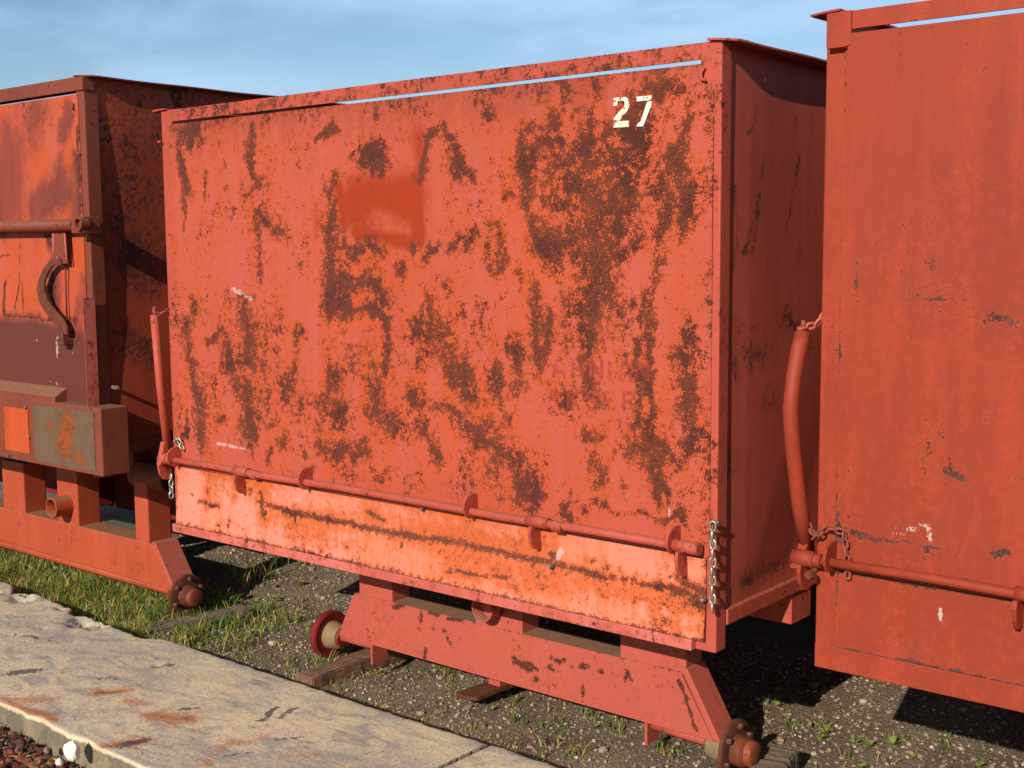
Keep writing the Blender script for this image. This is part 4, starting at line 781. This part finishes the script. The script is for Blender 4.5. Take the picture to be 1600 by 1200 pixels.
    pipe('cross_tube', (-4.56, yb + .06, .560), (1, 0, 0), .235, .058, .050, LFRAME, root)
    box('frame_rail', -5.30, -5.16, yb + .06, yb + 3.8, .60, .699, HUBRED, root, .004); box('frame_rail', -4.62, -4.54, yb + .02, yb + 3.8, .60, .699, LFRAME, root, .004); box('frame_rail', -6.2, -6.06, yb + .02, yb + 3.8, .60, .699, LFRAME, root, .004)
    box('cross_member', -6.5, -4.36, yb + .10, yb + .22, .615, .699, LFRAME, root, .004)
    box('bolster', -6.4, -4.70, yb + .34, yb + .46, .285, .699, HUBRED, root, .004); box('bolster', -4.699, -4.36, yb + .36, yb + .46, .295, .699, DARKIN, root, .004)  # undersides carried low to cover sky-lit ground and darken the gap
    prism('light_block_belly', [(-6.5, .699), (-6.2, .36), (-4.75, .36), (-4.40, .699)], 1, yb + .64, 4.0, DARKIN, root, .005)  # belly added to cut sky light on the ground under the bin
    box('stay_plate', -5.31, -5.19, yb + .116, yb + .33, .30, .52, HUBRED, root, .004)
    tube('axle', [(-6.40, .31, .089), (-4.28, .31, .089)], .021, LUNDER, root, 18)
    hub(root, (-4.238, .31, .0865), 1, HUBR, HUBR, HUBCAP, HUBR); hub(root, (-6.46, .31, .0865), -1, HUBR, HUBR, HUBCAP, CREAM)
    ry = 3.9
    box('axle_beam', -6.3, -4.4, ry, ry + .11, .12, .29, LUNDER, root, .006)
    for x0, x1 in ((-6.2, -6.0), (-4.62, -4.45)): box('pedestal', x0, x1, ry + .003, ry + .10, .285, .705, LUNDER, root, .005)
    tube('axle', [(-6.40, ry + .05, .089), (-4.28, ry + .05, .089)], .021, LUNDER, root, 18)
    hub(root, (-4.238, ry + .05, .0865), 1, HUBR, HUBR, HUBCAP, HUBR); hub(root, (-6.46, ry + .05, .0865), -1, HUBR, HUBR, HUBCAP, CREAM)
    return root
left_wagon()

# ------------------------------------------------------------------ planks, stones
def wood(name, a, b):
    s = NT(name); g = s.noise(6, 6, .65, .6, (30, 3, 30)); n2 = s.noise(70, 4, .7)
    s.put(s.b.inputs['Base Color'], s.mix(s.step(s.math('ADD', s.math('MULTIPLY', g, .7), s.math('MULTIPLY', n2, .3)), .40, .62), a, b)); s.b.inputs['Roughness'].default_value = .88
    s.bump(g, .7, .004); return s.m
WG, WB = wood('grey_weathered_wood', lin(122, 104, 84), lin(86, 70, 56)), wood('brown_weathered_wood', lin(128, 92, 66), lin(86, 60, 44))
def plank(name, p0, p1, wd, z0, z1, mat, label):
    p0, p1 = np.array(p0, float), np.array(p1, float); d = (p1 - p0); ln = np.hypot(*d); d /= ln; n = np.array([-d[1], d[0]])
    bm = bmesh.new(); K = 14; rows = []
    for i in range(K + 1):
        t = i / K; c = p0 + d * ln * t; j = rng.normal(0, .0025, 4); row = []
        for s_, z, jj in ((-1, z0, 0), (1, z0, 1), (1, z1, 2), (-1, z1, 3)):
            q = c + n * s_ * (wd / 2 + j[jj]); row.append(bm.verts.new((q[0], q[1], z + (j[(jj + 1) % 4] * .8 if z == z1 else 0))))
        rows.append(row)
    for A, B in zip(rows, rows[1:]):
        for k in range(4): bm.faces.new((A[k], A[(k + 1) % 4], B[(k + 1) % 4], B[k]))
    bm.faces.new(rows[0][::-1]); bm.faces.new(rows[-1]); bmesh.ops.recalc_face_normals(bm, faces=bm.faces)
    bmesh.ops.bevel(bm, geom=[e for e in bm.edges if len(e.link_faces) == 2 and e.calc_face_angle(0) > .9], offset=.004, segments=2, affect='EDGES')
    c = (p0 + p1) / 2; return tag(from_bm(name, bm, mat, None, (c[0], c[1], 0)), label, 'plank')
pl0, pl1 = at(486, 1052, 2, .045), at(600, 1012, 2, .045)
plank('wooden_plank', (pl0[0], pl0[1] - .03), (pl1[0] - .01, pl1[1] + .15), .085, -.012, .045, WB, 'brown weathered plank lying beside the dark red hub of wagon 27')
plank('wooden_plank', (-4.165, .06), (-4.10, .50), .075, -.012, .022, WG, 'thin grey board in the grass beside the orange-brown wagon hub')
r0 = at(1200, 1172, 2, .06); plank('wooden_plank', (r0[0] + .06, r0[1] - .15), (r0[0] + .02, r0[1] + .06), .09, -.012, .06, WG, 'short grey board end beside the rusty hub of wagon 27')
ICO = None
def ico(sub=1):
    bm = bmesh.new(); bmesh.ops.create_icosphere(bm, subdivisions=sub, radius=1); v = np.array([x.co[:] for x in bm.verts]); f_ = np.array([[x.index for x in fc.verts] for fc in bm.faces]); bm.free(); return v, f_
IV, IF = ico(1); IV2, IF2 = ico(3)
def bulk(name, verts, faces, mats, midx, label, kind='stuff', smooth=False):
    me = bpy.data.meshes.new(name); n = faces.shape[1]
    me.vertices.add(len(verts)); me.vertices.foreach_set('co', verts.astype(np.float32).ravel()); me.loops.add(faces.size); me.loops.foreach_set('vertex_index', faces.astype(np.int32).ravel())
    me.polygons.add(len(faces)); me.polygons.foreach_set('loop_start', (np.arange(len(faces)) * n).astype(np.int32))
    me.polygons.foreach_set('material_index', midx.astype(np.int32)); me.polygons.foreach_set('use_smooth', np.full(len(faces), smooth)); me.update(calc_edges=True)
    o = bpy.data.objects.new(name, me); COL.objects.link(o)
    for m in mats: me.materials.append(m)
    return tag(o, label, None, None, kind)
STM = [plain('stone_a', lin(148, 130, 110), lin(118, 102, 86), 90, .9), plain('stone_b', lin(176, 160, 138), lin(150, 130, 108), 90, .9), plain('stone_c', lin(118, 100, 84), lin(92, 78, 66), 90, .9), plain('stone_d', lin(146, 118, 92), lin(124, 98, 76), 90, .9), plain('stone_e', lin(208, 200, 184), lin(178, 168, 150), 90, .85)]
def on_slab(x, y): return (y > -.83) & (y < -.075)
def stones(n, x0, x1, y0, y1, smin, smax, label, name, probs=(.38, .17, .28, .155, .015)):
    x = rng.uniform(x0, x1, n); y = rng.uniform(y0, y1, n); k = ~on_slab(x, y); x, y = x[k], y[k]; n = len(x)
    s = smin + (smax - smin) * rng.power(.35, n) ** 1.3; s = np.where(rng.uniform(0, 1, n) < .012, s * 2.2, s); R3 = rng.normal(0, 1, (n, 3, 3)); qv, _ = np.linalg.qr(R3)
    sc_ = rng.uniform(.55, 1.15, (n, 1, 3)); v = IV[None] * sc_ * (1 + rng.normal(0, .14, (n, len(IV), 1))); v = np.einsum('nij,nkj->nki', qv, v) * s[:, None, None]; v[:, :, 2] *= .75
    v += np.stack([x, y, gz(x, y) + s * .25], 1)[:, None, :]
    f_ = (IF[None] + (np.arange(n) * len(IV))[:, None, None]).reshape(-1, 3)
    mi = np.repeat(rng.choice(5, n, p=probs), len(IF)); return bulk(name, v.reshape(-1, 3), f_, STM, mi, label)
stones(34000, -5.6, -.3, -.08, 1.5, .0020, .0092, 'small brown and grey gravel scattered over the soil', 'gravel')
stones(2600, -4.6, -2.6, -1.25, -.82, .003, .016, 'mixed pebbles on the near side of the slab', 'pebbles')
def rock(name, px, py, s, mat, label, z=.02, sq=(1, .8, .95)):
    p = at(px, py, 1, -.862 - s * .2); p[2] = max(p[2], s * .6); g = np.random.default_rng(int(px)); v = IV2 * np.array(sq)
    for _ in range(9):
        d = g.normal(0, 1, 3); d /= np.linalg.norm(d); h = g.uniform(.62, .85); ex = np.clip(v @ d - h, 0, None); v = v - ex[:, None] * d * .92
    v = v * (1 + .03 * np.sin(IV2[:, :1] * 9 + IV2[:, 1:2] * 7)) * s + p
    me = bpy.data.meshes.new(name); me.from_pydata(v.tolist(), [], IF2.tolist()); return tag(link(name, me, mat, None, (p[0], p[1], 0)), label, 'rock')
ROCKW = plain('white_rock', lin(238, 234, 222), lin(212, 204, 188), 30, .8, 0, .5)
rock('white_rock', 113, 1172, .030, ROCKW, 'white angular rock leaning against the slab', .022, (1, .7, 1.1))
rock('pebble', 93, 1191, .014, STM[4], 'pale grey rounded pebble beside the white rock', .012)
rock('pebble', 73, 1172, .012, STM[3], 'tan pebble among the bark chips', .012, (1.2, .7, .9))
CHM = [plain('bark_dark', lin(82, 48, 36), lin(56, 36, 30), 60, .9), plain('bark_red', lin(128, 66, 44), lin(96, 52, 38), 60, .9), plain('bark_tan', lin(166, 112, 76), lin(128, 84, 58), 60, .9)]
def chips(n):
    x = rng.uniform(-4.6, -2.7, n); y = -.835 - rng.power(.7, n) * .5; s = rng.uniform(.006, .022, n); B = np.array([[i, j, k] for i in (-1, 1) for j in (-1, 1) for k in (-1, 1)], float)
    Fb = np.array([[0, 1, 3, 2], [4, 6, 7, 5], [0, 4, 5, 1], [2, 3, 7, 6], [0, 2, 6, 4], [1, 5, 7, 3]])
    qv, _ = np.linalg.qr(rng.normal(0, 1, (n, 3, 3)) * np.array([1, 1, .5])); v = B[None] * np.stack([s, s * rng.uniform(.3, .7, n), s * .16], 1)[:, None, :] * (1 + rng.normal(0, .2, (n, 8, 1)))
    v = np.einsum('nij,nkj->nki', qv, v); v[:, :, 2] *= .55; v += np.stack([x, y, gz(x, y) + rng.uniform(.002, .022, n)], 1)[:, None, :]
    return bulk('bark_chips', v.reshape(-1, 3), (Fb[None] + (np.arange(n) * 8)[:, None, None]).reshape(-1, 4), CHM, np.repeat(rng.choice(3, n, p=(.45, .35, .2)), 6), 'reddish brown bark chips along the near side of the slab')
chips(3200)

# ------------------------------------------------------------------ grass and weeds
def leaf_mat(name, a, b, tr=.35):
    s = NT(name); n_ = s.noise(14, 4, .6); s.put(s.b.inputs['Base Color'], s.mix(s.step(n_, .4, .6), a, b)); s.b.inputs['Roughness'].default_value = .55; s.b.inputs['Specular IOR Level'].default_value = .3
    t = s.n('ShaderNodeBsdfTranslucent'); t.inputs['Color'].default_value = tuple(min(1, c * 1.6) for c in b[:3]) + (1,); m = s.n('ShaderNodeMixShader'); m.inputs[0].default_value = tr
    o_ = s.t.nodes['Material Output']; s.t.links.new(s.b.outputs[0], m.inputs[1]); s.t.links.new(t.outputs[0], m.inputs[2]); s.t.links.new(m.outputs[0], o_.inputs[0]); return s.m
GRM = [leaf_mat('grass_green', lin(112, 136, 52), lin(92, 116, 44)), leaf_mat('grass_deep', lin(96, 120, 48), lin(78, 100, 40)), leaf_mat('grass_yellow', lin(186, 166, 72), lin(160, 142, 62)), leaf_mat('grass_straw', lin(178, 156, 104), lin(146, 124, 80), .2)]
def blades(x, y, h, name, label, probs=(.36, .28, .2, .16), lean=.75, wid=.85):
    n = len(x); az = rng.uniform(0, 6.283, n); fz = rng.uniform(0, 6.283, n); ln = np.abs(rng.normal(0, lean, n)) + .12
    wd = rng.uniform(.0016, .0036, n) * wid; T_ = np.array([0, .35, .7, 1.]); bend = np.stack([np.zeros(n), ln * .18, ln * .55, ln], 1)
    zz = np.stack([np.zeros(n), np.full(n, .38), .74 - .1 * ln, 1 - .28 * np.minimum(ln, 1.5)], 1) * h[:, None]; rr = bend * h[:, None] * .8
    cx = x[:, None] + np.cos(az)[:, None] * rr; cy = y[:, None] + np.sin(az)[:, None] * rr; cz = gz(x, y)[:, None] - .004 + zz
    ww = wd[:, None] * np.array([1., .9, .6, .05]); px_, py_ = np.cos(fz)[:, None] * ww, np.sin(fz)[:, None] * ww
    v = np.stack([np.stack([cx - px_, cy - py_, cz], -1), np.stack([cx + px_, cy + py_, cz], -1)], 2).reshape(n, 8, 3)
    Fb = np.array([[0, 1, 3, 2], [2, 3, 5, 4], [4, 5, 7, 6]])
    return bulk(name, v.reshape(-1, 3), (Fb[None] + (np.arange(n) * 8)[:, None, None]).reshape(-1, 4), GRM, np.repeat(rng.choice(4, n, p=probs), 3), label, smooth=True)
def clumps(spec):
    X_, Y_, H_ = [], [], []
    for cx, cy, r, n, h in spec:
        a = rng.uniform(0, 6.283, n); d = r * np.sqrt(rng.uniform(0, 1, n)); X_.append(cx + np.cos(a) * d); Y_.append(cy + np.sin(a) * d); H_.append(h * rng.uniform(.4, 1.15, n))
    return map(np.concatenate, (X_, Y_, H_))
spec = []
for _ in range(900): # lush strip under the left wagon
    x = rng.uniform(-6.2, -3.75); y = rng.uniform(-.07, .62); f_ = np.clip((-3.6 - x) / .8, .1, 1) * np.clip((.75 - y) / .35, .25, 1)
    if rng.uniform() < f_: spec.append((x, y, .045, int(rng.integers(12, 34)), rng.uniform(.025, .085)))
for _ in range(900): # thinner growth towards the middle
    x = rng.uniform(-4.2, -2.2); y = rng.uniform(-.08, 1.0); f_ = np.clip((-1.9 - x) / 2.0, .08, 1) * np.clip(1.15 - y, .3, 1)
    if rng.uniform() < f_ * .75: spec.append((x, y, .04, int(rng.integers(6, 18)), rng.uniform(.012, .042)))
for _ in range(150): # along the slab
    x = rng.uniform(-5, -1.6); spec.append((x, rng.uniform(-.085, .0), .025, int(rng.integers(5, 14)), rng.uniform(.025, .07)))
for _ in range(120): # sparse
    x = rng.uniform(-2.4, -.6); y = rng.uniform(0, 1.0); spec.append((x, y, .02, int(rng.integers(2, 7)), rng.uniform(.02, .05)))
for px, py, h in ((1185, 1190, .11), (1195, 1195, .10), (1040, 1175, .06), (1055, 1180, .06), (960, 1140, .06), (810, 1130, .07), (860, 1165, .07), (700, 1060, .05), (900, 1180, .09), (505, 1050, .13), (500, 1052, .12), (440, 880, .13), (400, 905, .15), (420, 900, .16), (380, 915, .14), (470, 880, .12), (545, 870, .11), (360, 900, .14), (1290, 1130, .05)):
    p = at(px, py, 2, 0); spec.append((p[0], p[1], .035, 16, h * .85))
xg, yg, hg = clumps(spec); k = ~on_slab(xg, yg)
blades(xg[k], yg[k], hg[k], 'grass', 'short green and yellowing grass growing through the gravel')
spec = [(rng.uniform(-4.5, -2.7), rng.uniform(-1.25, -.825), .03, int(rng.integers(6, 16)), rng.uniform(.02, .06)) for _ in range(90)] + [(rng.uniform(-4.2, -3.0), rng.uniform(-.842, -.82), .02, 8, rng.uniform(.03, .06)) for _ in range(36)]
xg, yg, hg = clumps(spec); k = yg < -.818
blades(xg[k], yg[k], hg[k], 'grass', 'dry grass tufts among the bark chips', (.3, .15, .3, .25))
WEED = [leaf_mat('weed_leaf', lin(140, 150, 74), lin(118, 130, 62), .4), leaf_mat('weed_leaf_dark', lin(120, 134, 66), lin(98, 112, 54), .35)]
def leaf_mesh(ln, wd, curl):
    bm = bmesh.new(); rows = []
    for t, w_ in ((0, .08), (.18, .55), (.42, 1.), (.68, .92), (.88, .5), (1., .04)):
        z = ln * (t * .75 - curl * t * t); xx = ln * (t * .55 + .1 * t); rows.append([bm.verts.new((xx, s_ * wd * w_ / 2, z + abs(s_) * .12 * wd * w_)) for s_ in (-1, 0, 1)])
    for A, B in zip(rows, rows[1:]):
        for j in (0, 1): bm.faces.new((A[j], A[j + 1], B[j + 1], B[j]))
    me = bpy.data.meshes.new('leaf'); bm.to_mesh(me); bm.free(); me.polygons.foreach_set('use_smooth', [True] * len(me.polygons)); return me
LEAF = [leaf_mesh(.040, .020, .35), leaf_mesh(.034, .022, .2), leaf_mesh(.048, .017, .45)]
for i, m in enumerate(LEAF): m.materials.append(WEED[i % 2])
for px, py, sc_, n_ in ((1174, 1112, 1.05, 5), (1172, 1140, 1.1, 6), (1215, 1096, .7, 4), (1248, 1122, .7, 4), (1265, 1126, .7, 4), (1290, 1135, 1., 7), (1280, 1145, .8, 4), (1335, 1152, .8, 5), (1358, 1156, .8, 5), (1395, 1155, 1., 6), (1412, 1148, .8, 4), (1345, 1185, .8, 5), (1315, 1190, .7, 4), (1460, 1150, .6, 4), (1425, 1172, .7, 4), (1530, 1190, .7, 4), (1180, 1165, .9, 4), (430, 925, 1., 6), (470, 905, 1.1, 7), (425, 870, .9, 5), (560, 1030, .9, 5), (595, 1045, .8, 4), (640, 1000, .7, 4), (805, 1095, .7, 4), (395, 885, 1.1, 6), (930, 1130, .7, 4), (770, 1110, .6, 4), (350, 930, .9, 5)):
    p = at(px, py + 6, 2, 0); zb_ = float(gz(p[0], p[1]))
    wd_ = thing('weed', (p[0], p[1], zb_), 'small broad-leaved green weed sprouting from the gravel', 'weed', 'small broad-leaved weeds in the gravel')
    a0 = rng.uniform(0, 6.3)
    for j in range(n_ + 1):
        lf = bpy.data.objects.new('leaf', LEAF[int(rng.integers(0, 3))]); COL.objects.link(lf); lf.parent = wd_
        s_ = sc_ * rng.uniform(.7, 1.1) * (1.); lf.scale = (s_, s_, s_); lf.rotation_euler = (rng.uniform(-.2, .2), rng.uniform(-.5, .2), a0 + j * 2.4); lf.location = (0, 0, -.003 + .004 * (j % 3))
